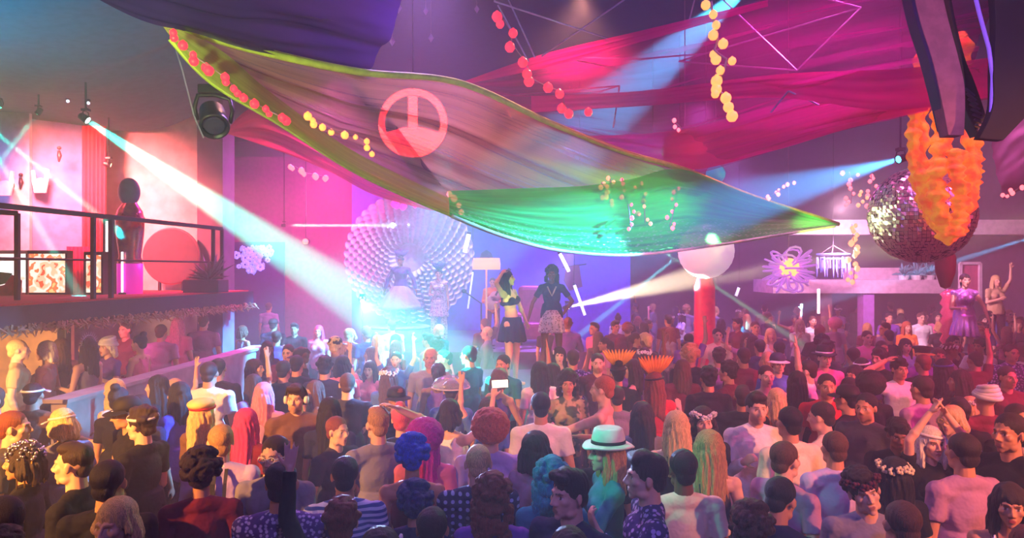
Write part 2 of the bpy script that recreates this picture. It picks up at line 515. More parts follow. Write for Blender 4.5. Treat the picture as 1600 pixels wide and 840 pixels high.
# backlit patterned bar fronts
def backlit(name, cols, strength, scale, seedv):
    m = bpy.data.materials.new(name); t, N, L, b = nt(m)
    tc = N.new('ShaderNodeTexCoord'); mp = N.new('ShaderNodeMapping'); mp.inputs['Location'].default_value = (seedv, 0, 0)
    L.new(tc.outputs['Object'], mp.inputs[0])
    v = N.new('ShaderNodeTexNoise'); v.inputs['Scale'].default_value = scale; v.inputs['Detail'].default_value = 2; L.new(mp.outputs[0], v.inputs['Vector'])
    r = N.new('ShaderNodeValToRGB'); r.color_ramp.interpolation = 'CONSTANT'
    while len(r.color_ramp.elements) < len(cols): r.color_ramp.elements.new(.5)
    for i, c in enumerate(cols):
        r.color_ramp.elements[i].position = 0 if i == 0 else .36 + .28 * (i - 1) / max(1, len(cols) - 2) ; r.color_ramp.elements[i].color = c
    L.new(v.outputs[0], r.inputs[0]); L.new(r.outputs[0], b.inputs['Base Color']); L.new(r.outputs[0], b.inputs['Emission Color'])
    b.inputs['Emission Strength'].default_value = strength
    return m
BL1 = backlit('backlit floral glass', [rgb(230, 90, 60), rgb(250, 190, 150), rgb(255, 235, 215), rgb(240, 120, 70), rgb(250, 200, 120)], 1.6, 6, 3)
BL2 = backlit('backlit pale glass', [rgb(250, 190, 170), rgb(255, 240, 235), rgb(255, 250, 250), rgb(240, 205, 180)], 1.6, 4, 7)
def bar_front(x0, x1, y0, y1, Y, m, label, extra=None):
    a = at(x0, y1, Y); b = at(x1, y0, Y); o = empty('bar_front', ((a.x + b.x) / 2, Y, ZF)); tag(o, label, 'bar')
    hw = (b.x - a.x) / 2; h = b.z - ZF
    MB().box((-hw, -.02, .02), (hw, .05, h - .03)).build('glass_panel', m, o)
    f = MB().box((-hw - .02, -.04, h - .05), (hw + .02, .12, h)); f.box((-hw - .02, -.03, 0), (hw + .02, .1, .03)).box((-hw - .03, -.035, 0), (-hw, .1, h)).box((hw, -.035, 0), (hw + .03, .1, h))
    f.build('frame', M_darkmetal if not extra else extra, o)
    return o
bar_front(-60, 44, 391, 462, 9.9, BL2, 'white and red backlit patterned bar front with a flag-coloured corner', mat('pale frame', rgb(230, 190, 190), .5))
bar_front(46, 104, 391, 462, 9.9, BL1, 'orange floral backlit bar front beside the magenta drape')
bar_front(136, 160, 393, 460, 9.9, BL1, 'narrow orange and white backlit bar front behind the railing post')
bar_front(166, 178, 340, 460, 10.2, BL2, 'tall thin cream backlit strip beside the patterned totem statue')
o = empty('flag', at(8, 440, 9.6)); tag(o, 'green and red flag leaning on the white backlit bar front', 'flag')
MB().prism([(-.3, -.1), (.02, -.02), (.1, .12), (-.3, .16)], -.005, .005).build('green_field', mat('green cloth', rgb(30, 170, 90), .8), o)
MB().prism([(-.3, -.32), (.22, -.34), (.24, .02), (.1, .1), (.0, -.04), (-.3, -.12)], -.01, .0).build('red_field', mat('red cloth', rgb(230, 50, 60), .8), o)

# totem statue
tot = empty('totem_statue', at(203, 462, 10.2)); tot.location.z = ZF; tag(tot, 'tall patterned totem statue with a smooth rounded grey head', 'statue')
zt = at(0, 282, 10.2).z - ZF
MB().lathe((0, 0, 0), [(.17, 0), (.17, .5), (.15, .55), (.19, .9), (.2, 1.15), (.2, zt - .6), (.17, zt - .45), (.10, zt - .34), (.08, zt - .28), (.0, zt - .26)], 20).build('body', cloth_mat('totem pattern', rgb(150, 70, 130), rgb(200, 120, 120), 'sequin', 3), tot, True)
MB().lathe((0, 0, 0), [(.172, .0), (.175, .45), (.0, .46)], 20).build('lit_foot', emit_mat('magenta tube', rgb(230, 20, 190), .8), tot, True)
MB().sphere((0, -.02, zt - .17), (.15, .15, .21), 20, 14).build('head', mat('blue grey resin', rgb(110, 110, 145), .5), tot, True)
pn = empty('pillar_lamp', at(191, 462, 10.0)); pn.location.z = ZF; tag(pn, 'slim upright white tube lamp at the foot of the totem statue', 'lamp')
MB().tube([(0, 0, .03), (0, 0, .62)], .016).build('tube', emit_mat('white tube', rgb(255, 235, 240), 3), pn, True)
MB().lathe((0, 0, 0), [(.05, 0), (.05, .02), (.02, .03)], 12).build('base', M_dark, pn)
# dark oval panel added in place of an oval shadow on the wall
ov = empty('shadow_oval', at(268, 400, 11.6)); tag(ov, 'dusky oval panel standing in for a dark shadow behind the balcony rail', 'screen')
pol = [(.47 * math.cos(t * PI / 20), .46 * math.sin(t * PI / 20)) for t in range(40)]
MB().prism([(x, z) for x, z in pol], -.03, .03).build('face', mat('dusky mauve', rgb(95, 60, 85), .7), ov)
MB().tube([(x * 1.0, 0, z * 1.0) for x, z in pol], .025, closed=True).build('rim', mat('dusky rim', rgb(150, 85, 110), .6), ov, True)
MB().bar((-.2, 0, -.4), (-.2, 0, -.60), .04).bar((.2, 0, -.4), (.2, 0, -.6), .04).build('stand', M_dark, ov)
# agave in planter
ag = empty('potted_agave', at(326, 462, 10.9)); ag.location.z = ZF; tag(ag, 'spiky potted agave at the far end of the balcony', 'plant')
MB().box((-.32, -.2, 0), (.24, .2, .2)).build('planter', mat('plum planter', rgb(70, 35, 65), .6), ag, bevel=.01)
mb = MB()
for i in range(26):
    a = rs.uniform(0, 2 * PI); e = rs.uniform(.15, 1.3); L_ = rs.uniform(.3, .5)
    d = Vector((math.cos(a) * math.cos(e), math.sin(a) * math.cos(e), math.sin(e)))
    p = Vector((0, 0, .18)); mb.tube([p, p + d * L_ * .45 + Vector((0, 0, .02)), p + d * L_], [.02, .026, .002], 5)
mb.build('leaves', mat('agave leaf', rgb(95, 75, 90), .5), ag, True)

# hanging moving-head spotlight in front of the yellow cloth
def stage_light(loc, tgt, size, label, lens_col=None, es=0, cable=None, group=None, body=None):
    o = empty('stage_light', loc); tag(o, label, 'stage light', group)
    d = (Vector(tgt) - Vector(loc)).normalized(); q = d.to_track_quat('Z', 'Y').to_matrix()
    s = size; bm_ = body or M_dark
    MB().lathe((0, 0, 0), [(.35 * s, -1.0 * s), (.5 * s, -.8 * s), (.55 * s, .0), (.6 * s, .35 * s), (.58 * s, .42 * s), (.5 * s, .42 * s), (.48 * s, .3 * s), (0, .3 * s)], 20, q).build('head', bm_, o, True)
    MB().lathe(d * .31 * s, [(.47 * s, 0), (.35 * s, .06 * s), (0, .1 * s)], 20, q).build('lens', emit_mat('lens ' + label[:20], lens_col, es) if lens_col else mat('dark lens', rgb(60, 55, 90), .08, .2), o, True)
    sx = d.cross(Vector((0, 0, 1))).normalized() if abs(d.z) < .98 else Vector((1, 0, 0))
    up = Vector((0, 0, 1))
    mb = MB()
    pts = [sx * .62 * s, sx * .72 * s + up * .5 * s, sx * .6 * s + up * 1.0 * s, up * 1.1 * s, -sx * .6 * s + up * 1.0 * s, -sx * .72 * s + up * .5 * s, -sx * .62 * s]
    mb.tube(pts, .09 * s, 6); mb.build('yoke', bm_, o, True)
    MB().box((-.5 * s, -.4 * s, 1.08 * s), (.5 * s, .4 * s, 1.45 * s)).build('base_box', bm_, o, bevel=.05 * s)
    zc = 7.6
    if cable is not None: zc = cable
    MB().tube([(0, 0, 1.4 * s), (0, 0, zc - Vector(loc).z)], .012 if s < .4 else .02, 6).build('hanging_rod', bm_, o)
    return o
mh = stage_light(at(334, 190, 5.6), at(352, 300, 5.0), .2, 'large dark moving-head light hanging under the yellow cloth', None, 0, 4.9)
MB().tube([at(272, 68, 5.5) - mh.location, at(285, 110, 5.55) - mh.location, at(303, 180, 5.5) - mh.location, at(318, 215, 5.4) - mh.location], .006, 5).build('safety_cable', M_steel, mh)

# big dark ceiling cloth over the balcony
ncloth = mat('teal black cloth', rgb(70, 85, 110), .95)
cc, _, _ = sheet('ceiling_drape', [(-13.5, 2.5, 5.6), (-9, 2.5, 5.2), (-5, 2.5, 5.5), (-2.6, 3.5, 5.75)], [(-13.5, 12, 5.0), (-9, 12, 5.25), (-6, 11.6, 5.15), (-3.4, 10.6, 6.0)], ncloth, sag=.0, ripple=.22, nripple=8, nu=80, nv=60, seed=2)
tag(cc, 'dark teal cloth stretched under the ceiling above the balcony', 'ceiling drape')
for i, (px, py) in enumerate(((106, 158), (40, 144), (12, 135), (72, 150), (138, 161))):
    o = empty('ceiling_spot', at(px, py, 9.8)); tag(o, 'tiny white downlight in the teal cloth above the balcony', 'lamp', 'tiny downlights above the balcony')
    MB().sphere((0, 0, 0), .022, 10, 6).build('bulb', emit_mat('tiny star light', rgb(210, 230, 255), 2.5), o, True)
    MB().lathe((0, 0, .02), [(.035, 0), (.03, .03), (.0, .04)], 12).build('housing', M_dark, o)
# ------------------------------------------------------------------ cloth canopies
M_yel = sheer_mat('yellow green gauze', rgb(165, 135, 105), .6, 26, .2, .5)
M_hem = mat('lime hem', rgb(205, 225, 80), .7)
up = [(250, 34, 5.0), (400, 78, 5.6), (560, 112, 6.4), (720, 130, 7.4), (860, 192, 8.3), (970, 236, 9.0), (1070, 265, 9.6), (1180, 308, 10.6), (1310, 350, 11.6)]
lo = [(250, 36, 5.0), (330, 124, 5.3), (440, 192, 5.9), (560, 268, 6.8), (690, 328, 7.8), (820, 376, 8.6), (950, 396, 9.3), (1110, 382, 10.3), (1310, 352, 11.6)]
topP = [at(*p) for p in up]; botP = [at(*p) for p in lo]
can, A, B = sheet('canopy_cloth', topP, botP, M_yel, sag=.35, ripple=.16, nripple=7, nu=200, nv=60, seed=1)
tag(can, 'large olive-yellow gauze canopy slung across the hall with lime hems', 'canopy')
MB().tube(A[8:], .036, 6).build('upper_hem', M_hem, can, True)
MB().tube(B[8:150], .036, 6).build('lower_hem', M_hem, can, True)
# wide yellow border strip along the left lower edge
strip_m = sheer_mat('lime border gauze', rgb(190, 205, 95), .75, 5, .2, .5)
st, _, _ = sheet('border_strip', [at(*p) for p in ((262, 38, 4.95), (345, 78, 5.3), (430, 150, 5.9), (560, 240, 6.7), (720, 318, 7.9))], [at(*p) for p in ((252, 38, 4.95), (322, 122, 5.22), (440, 196, 5.8), (560, 272, 6.7), (700, 334, 7.8))], strip_m, ripple=.05, nu=120, nv=14, seed=3, parent=can)
# green net
up2 = [(700, 298, 6.9), (790, 297, 7.2), (880, 291, 7.6), (980, 279, 8.1), (1070, 266, 8.6), (1180, 309, 9.7), (1308, 350, 11.2)]
lo2 = [(702, 336, 6.9), (790, 370, 7.3), (880, 392, 7.8), (990, 398, 8.4), (1110, 384, 9.3), (1210, 368, 10.1), (1308, 353, 11.2)]
net, NA, NB = sheet('net_cloth', [at(*p) for p in up2], [at(*p) for p in lo2], sheer_mat('green net', rgb(60, 210, 95), .72, 12, .22, .5, sparkle=.75), sag=.3, ripple=.12, nripple=6, nu=160, nv=50, seed=8)
tag(net, 'bright green sequined net slung below the olive gauze canopy', 'canopy')
MB().tube(NB[2:-2], .022, 6).build('hem', mat('pale mint hem', rgb(200, 235, 180), .5), net, True)
# dark strap across the yellow cloth
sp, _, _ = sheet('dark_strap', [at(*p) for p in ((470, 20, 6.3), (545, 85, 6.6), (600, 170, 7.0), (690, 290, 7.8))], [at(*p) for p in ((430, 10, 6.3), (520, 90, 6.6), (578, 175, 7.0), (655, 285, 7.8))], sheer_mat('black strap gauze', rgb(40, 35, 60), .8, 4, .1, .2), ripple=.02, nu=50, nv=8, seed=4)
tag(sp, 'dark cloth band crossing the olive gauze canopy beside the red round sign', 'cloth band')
# purple cloth upper left
pc, PA, PB = sheet('purple_cloth', [at(*p) for p in ((60, -160, 4.0), (250, -150, 4.6), (450, -140, 5.6), (640, -60, 6.8))], [at(*p) for p in ((140, -8, 4.4), (270, 42, 4.9), (410, 82, 5.6), (566, 112, 6.5))], sheer_mat('purple gauze', rgb(60, 38, 115), .86, 7, .12, .5), sag=.25, ripple=.1, nripple=5, nu=90, nv=50, seed=6)
tag(pc, 'deep purple cloth hanging above the top edge of the olive canopy', 'canopy')
# pink cloth
up3 = [(716, 131, 9.9), (800, 100, 9.6), (900, 74, 9.2), (1000, 50, 8.7), (1110, 22, 8.0), (1250, -12, 7.0), (1420, -50, 6.4), (1580, -80, 5.8)]
lo3 = [(716, 133, 9.9), (850, 196, 10.3), (960, 236, 10.4), (1068, 268, 10.2), (1160, 250, 9.1), (1300, 206, 7.9), (1450, 172, 7.2), (1548, 156, 6.7)]
M_pink = sheer_mat('fuchsia gauze', rgb(205, 10, 140), .4, 9, .36, .5)
pk, KA, KB = sheet('pink_cloth', [at(*p) for p in up3], [at(*p) for p in lo3], M_pink, sag=.3, ripple=.14, nripple=8, nu=180, nv=70, seed=12)
tag(pk, 'broad fuchsia gauze canopy stretched under the wire ceiling shapes', 'canopy')
M_pinkd = sheer_mat('dense fuchsia gauze', rgb(215, 5, 130), .85, 4, .12, .5)
MBs = [([(716, 130, 9.8), (850, 84, 9.3), (1000, 48, 8.55), (1200, 0, 7.3)], [(716, 134, 9.8), (850, 106, 9.3), (1000, 66, 8.55), (1200, 10, 7.3)]),
       ([(830, 150, 9.9), (1000, 142, 9.2), (1200, 118, 8.1), (1380, 108, 7.2), (1545, 90, 6.6)], [(830, 176, 9.9), (1000, 166, 9.2), (1200, 152, 8.1), (1380, 172, 7.2), (1545, 152, 6.6)]),
       ([(900, 212, 10.1), (1040, 205, 9.8), (1180, 180, 8.7), (1320, 150, 7.8), (1450, 140, 7.1)], [(930, 228, 10.1), (1068, 264, 10.0), (1200, 238, 8.7), (1330, 200, 7.8), (1450, 172, 7.1)])]
for k, (a, b) in enumerate(MBs):
    sheet('gathered_fold', [at(*p) for p in a], [at(*p) for p in b], M_pinkd, ripple=.06, nu=90, nv=16, seed=20 + k, parent=pk)
# red cloth far left of the canopy
rd, _, _ = sheet('red_cloth', [at(*p) for p in ((352, 205, 11.5), (400, 168, 12), (470, 196, 12.6), (560, 262, 13.4), (700, 320, 14.4))], [at(*p) for p in ((352, 208, 11.5), (430, 232, 12), (520, 272, 12.8), (600, 310, 13.6), (700, 335, 14.4))], sheer_mat('red gauze', rgb(230, 40, 90), .75, 5, .2, .5), ripple=.1, nu=70, nv=24, seed=31)
tag(rd, 'red cloth swag hanging in the pink haze below the olive canopy', 'swag')
# pleated mauve cloth upper right
pl, _, _ = sheet('pleated_drape', [at(*p) for p in ((1545, 215, 9.0), (1600, 170, 8.6), (1700, 80, 8.2))], [at(*p) for p in ((1568, 312, 9.6), (1610, 290, 9.4), (1720, 250, 9.2))], sheer_mat('mauve pleats', rgb(150, 80, 130), .93, 14, .05, .4, axis='X'), ripple=.12, nripple=3, nu=60, nv=40, seed=33)
tag(pl, 'pleated mauve drape fanning out under the hanging dark hoop', 'ceiling drape')

# ------------------------------------------------------------------ wires, beads and bulbs
def bulb_mat(key, c, es): return emit_mat('bulb ' + key, c, es, c)
RED = bulb_mat('red', rgb(255, 40, 60), 2.2); ORG = bulb_mat('orange', rgb(255, 140, 60), 3.2)
AMB = bulb_mat('amber', rgb(255, 176, 90), 1.6); PNK = bulb_mat('pink', rgb(255, 110, 120), 3.0)
M_cord = mat('pale cord', rgb(170, 150, 160), .7)
def light_string(name, pts, m, r, label, group=None, lantern=False, jit=.3, cordr=.006, seed=0, cat='string lights'):
    rr = random.Random(seed)
    P = [at(*p) for p in pts]
    o = empty(name, P[0]); tag(o, label, cat, group)
    L0 = P[0]
    MB().tube([p - L0 for p in P], cordr, 5).build('cord', M_cord, o, True)
    base = None
    for i, p in enumerate(P):
        s = rr.uniform(.8, 1.25)
        q = p - L0 + Vector((rr.uniform(-jit, jit) * r * 3, rr.uniform(-jit, jit) * r * 3, -r * .6))
        if base is None:
            mb = MB()
            if lantern:
                mb.lathe((0, 0, 0), [(.0, -r), (r * .55, -r * .9), (r * .95, -r * .35), (r, .1 * r), (r * .8, r * .65), (r * .35, r * .95), (.2 * r, r * 1.15), (0, r * 1.2)], 14)
            else:
                mb.lathe((0, 0, 0), [(0, -r * 1.2), (r * .6, -r * .8), (r, -.1 * r), (r * .7, r * .7), (r * .3, r), (0, r * 1.1)], 10)
            base = mb.mesh('bulb')
        b = link('bulb', base, m, o, True, q); b.scale = (s, s, s)
    return o
def path(pts, n, Y0, Y1):
    P = catmull([Vector((p[0], p[1], 0)) for p in pts], n)
    return [(p.x, p.y, Y0 + (Y1 - Y0) * i / (n - 1)) for i, p in enumerate(P)]
light_string('string_light', path([(264, 46), (300, 84), (340, 112), (372, 140), (405, 164), (446, 186)], 17, 4.75, 5.5), RED, 0.030, 'string of round red lights along the edge of the olive canopy', lantern=True, jit=.35, seed=1)
light_string('string_light', path([(476, 180), (498, 194), (532, 208), (562, 214), (586, 238)], 11, 5.7, 6.6), ORG, 0.028, 'string of orange lights on the olive canopy next to the red ones', lantern=True, jit=.5, seed=2)
light_string('string_light', path([(702, 300), (712, 312), (716, 328)], 4, 7.3, 7.4), PNK, .036, 'short string of salmon lights where the green net meets the olive canopy', jit=.3, seed=3)
light_string('string_light', path([(458, 258), (480, 270), (512, 276)], 9, 12.2, 12.8), PNK, .05, 'string of pink lights on the red cloth swag', jit=.4, seed=4)
light_string('string_light', path([(612, 315), (632, 320), (652, 313)], 9, 15.2, 15.2), bulb_mat('magenta', rgb(255, 60, 190), 2), .07, 'magenta lights across the top of the lace backdrop', jit=.4, seed=5)
light_string('lantern_string', path([(772, 22), (796, 40), (800, 68), (826, 104), (830, 122), (862, 138), (880, 144), (884, 172), (914, 170)], 13, 8.3, 8.7), RED, .054, 'strand of glowing red lanterns hanging from the wire shapes', lantern=True, jit=.35, seed=6)
light_string('lantern_string', path([(1111, 2), (1115, 34), (1122, 60), (1116, 80), (1135, 92), (1128, 118), (1122, 140), (1136, 152), (1138, 178)], 15, 7.6, 7.8), AMB, .056, 'strand of amber blossom lanterns on a leafy cord over the fuchsia gauze', lantern=True, jit=.45, cordr=.014, seed=7)
k = 10
for x0, y0, x1, y1, Y, n, lb in ((952, 276, 958, 318, 8.3, 7, 'fairy light strand behind the green net, thinnest and highest of the cluster'), (972, 278, 986, 356, 8.4, 9, 'fairy light strand in the middle of the green net'),
        (1000, 284, 1008, 348, 8.6, 8, 'fairy light strand on the green net beside the longest strand'), (1058, 292, 1046, 354, 8.9, 8, 'fairy light strand below the knot where fuchsia and green cloths meet'), (940, 284, 944, 306, 8.2, 4, 'shortest fairy light strand on the green net'),
        (1327, 268, 1330, 318, 9.5, 9, 'pink fairy light strand in the blue beam near the mirror ball'), (1345, 298, 1347, 318, 9.4, 5, 'short pink fairy light strand beside the mirror ball'), (1361, 272, 1360, 320, 9.4, 9, 'pink fairy light strand touching the rim of the mirror ball'),
        (1331, 350, 1334, 438, 12, 16, 'thick pink fairy light strand hanging below the long pale beam'), (1048, 186, 1066, 202, 8.4, 3, 'three tiny coral lights on the lower fuchsia fold'), (1200, 308, 1236, 284, 10.4, 8, 'coral fairy lights curving across the blue beam'),
        (1572, 304, 1598, 290, 8.8, 7, 'coral fairy lights at the tip of the pleated mauve drape')):
    light_string('fairy_light_strand', path([(x0, y0), ((x0 + x1) / 2 + 2, (y0 + y1) / 2), (x1, y1)], n, Y, Y), PNK if k % 2 else bulb_mat('peach', rgb(255, 150, 110), 2.6), .026 if Y < 11 else .045, lb, jit=1.0, seed=k); k += 1
# wire shapes
def wire(label, segs, r=.011):
    P0 = at(*segs[0][0]); o = empty('wire_frame', P0); tag(o, label, 'wire frame')
    for a, b in segs:
        MB().tube([at(*a) - P0, at(*b) - P0], r, 6).build('rod', M_steel, o)
    return o
wire('pale wire zigzag beside the red lantern strand', [((772, 2, 9), (950, 60, 8.9)), ((1010, -24, 8.9), (846, 88, 9)), ((778, 8, 9), (826, 96, 9)), ((790, -10, 9), (836, 90, 9)), ((772, 2, 9), (795, -30, 9))])
wire('pale wire triangle seen through the upper fuchsia gauze', [((1345, 12, 8.2), (1245, 110, 8.4)), ((1245, 110, 8.4), (1130, 0, 8.6)), ((1345, 12, 8.2), (1060, 96, 8.9)), ((1060, 96, 8.9), (1245, 110, 8.4)), ((1345, 12, 8.2), (1220, -20, 8.2)), ((1088, -10, 8.4), (1074, 42, 8.6))])
wire('faint wire box seen through the lower fuchsia gauze', [((780, 150, 10.2), (968, 134, 10.0)), ((968, 134, 10.0), (958, 200, 10.0)), ((780, 150, 10.2), (800, 184, 10.2)), ((968, 134, 10), (880, 160, 10.1)), ((1100, 84, 9.2), (1000, 92, 9.4)), ((900, 90, 9.4), (1000, 92, 9.4))])
wire('thin wire bend near the middle of the fuchsia gauze', [((1232, 142, 7.9), (1204, 176, 8)), ((1232, 142, 7.9), (1280, 164, 7.8))])

# red round sign
rs_ = empty('round_sign', at(645, 192, 9.2)); tag(rs_, 'red glowing round sign with an upright bar inside, behind the olive canopy', 'sign')
RS = emit_mat('red sign', rgb(255, 45, 50), 22.0)
R_ = .42
MB().tube([(R_ * math.cos(t * PI / 24), 0, R_ * math.sin(t * PI / 24)) for t in range(48)], .045, 8, closed=True).build('ring', RS, rs_, True)
MB().box((-.06, -.02, -.1), (.06, .02, .36)).build('upright_bar', RS, rs_)
pol = [(R_ * .92 * math.cos(a), R_ * .92 * math.sin(a)) for a in [math.radians(200 + 14 * i) for i in range(11)]] + [(.1, -.06), (-.1, -.06)]
MB().prism(pol, -.02, .02).build('lower_wedge', RS, rs_)
MB().tube([(0, 0, R_), (0, 0, 2.0)], .008).build('hanging_wire', M_darkmetal, rs_)

# paper lanterns
def paper_lantern(px, py, r_px, Y, m, label, ribs=14, hang=7.6):
    c = at(px, py, Y); r = r_px / FPX * Y
    o = empty('paper_lantern', c); tag(o, label, 'lantern')
    prof = []
    for i in range(ribs * 2 + 1):
        th = PI * i / (ribs * 2); k = 1 - (.012 if i % 2 else 0)
        prof.append((max(.0005, r * math.sin(th) * k), -r * math.cos(th) * k))
    MB().lathe((0, 0, 0), prof, 36).build('shade', m, o, True)
    MB().tube([(r * .2 * math.cos(t * PI / 8), r * .2 * math.sin(t * PI / 8), r * .985) for t in range(16)], r * .02, 6, closed=True).build('top_ring', M_darkmetal, o)
    MB().tube([(0, 0, r * .98), (0, 0, hang - c.z)], .008).build('cord', M_cord, o)
    return o
paper_lantern(1103, 392, 43, 13.5, emit_mat('white paper', rgb(240, 215, 240), .55), 'large white paper lantern above the red pillar')
paper_lantern(1070, 236, 33, 10.4, emit_mat('salmon paper', rgb(255, 120, 90), .8), 'salmon paper lantern glowing through the fuchsia gauze')
paper_lantern(1118, 272, 15, 12, emit_mat('teal paper', rgb(30, 140, 190), .5), 'small teal lantern under the hem of the fuchsia gauze')
paper_lantern(1302, 596, 1, 14, emit_mat('white paper', rgb(240, 215, 240), .55), 'x') if False else None
# red pillar below the white lantern
rp = empty('red_pillar', at(1101, 0, 13.7)); rp.location.z = 0; tag(rp, 'smooth red round-topped pillar under the large white paper lantern', 'pillar')
zt = at(0, 428, 13.7).z
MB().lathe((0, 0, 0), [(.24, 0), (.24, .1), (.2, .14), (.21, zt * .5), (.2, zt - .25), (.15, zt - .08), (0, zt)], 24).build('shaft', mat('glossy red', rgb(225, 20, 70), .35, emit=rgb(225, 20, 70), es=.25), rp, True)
MB().lathe((0, 0, 0), [(.3, 0), (.3, .06), (.25, .08), (0, .081)], 24).build('base', M_dark, rp)
# flower lamp
fl = empty('flower_lamp', at(1232, 420, 12)); tag(fl, 'flower-shaped hanging lamp of looped translucent petals with a warm centre', 'lamp')
PET = emit_mat('petal plastic', rgb(215, 150, 250), .55)
g = MB()
rs2 = random.Random(9); NP = 32
for i in range(NP):
    z = 1 - 2 * (i + .5) / NP; a = i * 2.39996
    d = Vector((math.sqrt(1 - z * z) * math.cos(a), math.sqrt(1 - z * z) * math.sin(a), z))
    if d.z > .9: continue
    s1 = d.cross(Vector((0, 0, 1))).normalized()
    Lp = .46 * rs2.uniform(.9, 1.1); wv = .19
    pts = []
    for k in range(12):
        t = k / 12 * 2 * PI
        rr_ = .5 - .5 * math.cos(t)
        pts.append(d * (.08 + (Lp - .08) * rr_) + s1 * wv * math.sin(t) * (.25 + .75 * rr_))
    MB().tube(pts, .019, 6, closed=True).build('petal', PET, fl, True)
MB().sphere((0, -.04, .02), .17, 16, 12).build('core', emit_mat('warm core', rgb(255, 165, 90), 3.0), fl, True)
MB().tube([(0, 0, .1), (0, 0, 4.8)], .008).build('cord', M_cord, fl)
# crystal chandelier
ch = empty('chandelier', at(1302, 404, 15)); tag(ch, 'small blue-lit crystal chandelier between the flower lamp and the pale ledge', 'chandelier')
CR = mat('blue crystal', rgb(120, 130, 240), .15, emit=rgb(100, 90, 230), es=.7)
for R2, z2 in ((.33, .1), (.22, .0)):
    MB().tube([(R2 * math.cos(t * PI / 12), R2 * math.sin(t * PI / 12), z2) for t in range(24)], .02, 6, closed=True).build('ring', CR, ch, True)
for i in range(22):
    a = i * 2 * PI / 22; R2 = .33 if i % 2 else .22
    MB().lathe((R2 * math.cos(a), R2 * math.sin(a), 0), [(0, -.42 + .1 * (i % 3)), (.022, -.2), (.012, .02), (0, .05)], 6).build('crystal', CR, ch)
MB().tube([(0, 0, .1), (0, 0, 4)], .006).build('cord', M_dark, ch)
for t in range(3):
    a = t * 2 * PI / 3; MB().tube([(.33 * math.cos(a), .33 * math.sin(a), .1), (0, 0, .3)], .006).build('chain', M_cord, ch)

# mirror ball
mbx = empty('mirror_ball', at(1439, 335, 8.5)); tag(mbx, 'large mirror ball hanging behind the orange feather lamp', 'mirror ball')
r = 74 / FPX * 8.5; rj = random.Random(3)
mb = MB(); NV = 40
for j in range(NV):
    t0 = PI * j / NV; t1 = PI * (j + 1) / NV; nu = max(6, int(2 * NV * math.sin((t0 + t1) / 2)))
    for i in range(nu):
        p0 = 2 * PI * (i + .04) / nu; p1 = 2 * PI * (i + .96) / nu; u0 = t0 + .04 * (t1 - t0); u1 = t1 - .04 * (t1 - t0)
        c = [Vector((math.sin(u) * math.cos(p), math.sin(u) * math.sin(p), math.cos(u))) * r * 1.012 for u, p in ((u0, p0), (u0, p1), (u1, p1), (u1, p0))]
        n = (c[0] + c[2]).normalized(); tl = [rj.uniform(-.011, .011) for _ in range(4)]
        mb.add([v + n * q for v, q in zip(c, tl)], [(0, 1, 2, 3)])
mm = bpy.data.materials.new('mirror tiles'); t_, N_, L_2, b_ = nt(mm)
b_.inputs['Metallic'].default_value = 1; b_.inputs['Roughness'].default_value = .36; b_.inputs['Base Color'].default_value = rgb(235, 215, 200)
mo = link('mirror_tiles', mb.mesh('mirror_tiles'), mm, mbx, False)
mo['kind'] = 'stuff'
MB().sphere((0, 0, 0), r, 32, 24).build('core', M_dark, mbx, True)
MB().lathe((0, 0, r * .98), [(.07, 0), (.06, .05), (.02, .07), (0, .08)], 14).build('cap', M_darkmetal, mbx, True)
MB().tube([(0, 0, r), (0, 0, 7.6 - mbx.location.z)], .01).build('cable', M_darkmetal, mbx)
# maroon cone under the ball
tz = empty('hanging_tassel', at(1477, 402, 9.3)); tag(tz, 'dark maroon cone hanging just below the mirror ball', 'ornament')
MB().lathe((0, 0, 0), [(0, -.43), (.06, -.40), (.12, -.2), (.13, 0), (.09, .1), (0, .14)], 18).build('cone', mat('maroon velvet', rgb(110, 10, 50), .6), tz, True)
MB().tube([(0, 0, .12), (0, 0, 7.6 - tz.location.z)], .008).build('cord', M_cord, tz)

# orange feather lamp
fe = empty('feather_lamp', at(1476, 170, 7.45)); tag(fe, 'glowing orange lamp of thick ruffled feather boas gathered to a point', 'lamp')
FM = bpy.data.materials.new('orange feather'); t_, N_, L_2, b_ = nt(FM)
tc = N_.new('ShaderNodeTexCoord'); nz = N_.new('ShaderNodeTexNoise'); nz.inputs['Scale'].default_value = 9; nz.inputs['Detail'].default_value = 4
L_2.new(tc.outputs['Object'], nz.inputs['Vector'])
rp_ = N_.new('ShaderNodeValToRGB'); rp_.color_ramp.elements[0].position = .38; rp_.color_ramp.elements[1].position = .62
rp_.color_ramp.elements[0].color = rgb(248, 100, 12); rp_.color_ramp.elements[1].color = rgb(255, 165, 20)
L_2.new(nz.outputs[0], rp_.inputs[0]); L_2.new(rp_.outputs[0], b_.inputs['Base Color']); L_2.new(rp_.outputs[0], b_.inputs['Emission Color'])
b_.inputs['Emission Strength'].default_value = .5; b_.inputs['Roughness'].default_value = .8
bp = N_.new('ShaderNodeBump'); bp.inputs['Strength'].default_value = 1; bp.inputs['Distance'].default_value = .03; L_2.new(nz.outputs[0], bp.inputs['Height']); L_2.new(bp.outputs[0], b_.inputs['Normal'])
o0 = fe.location
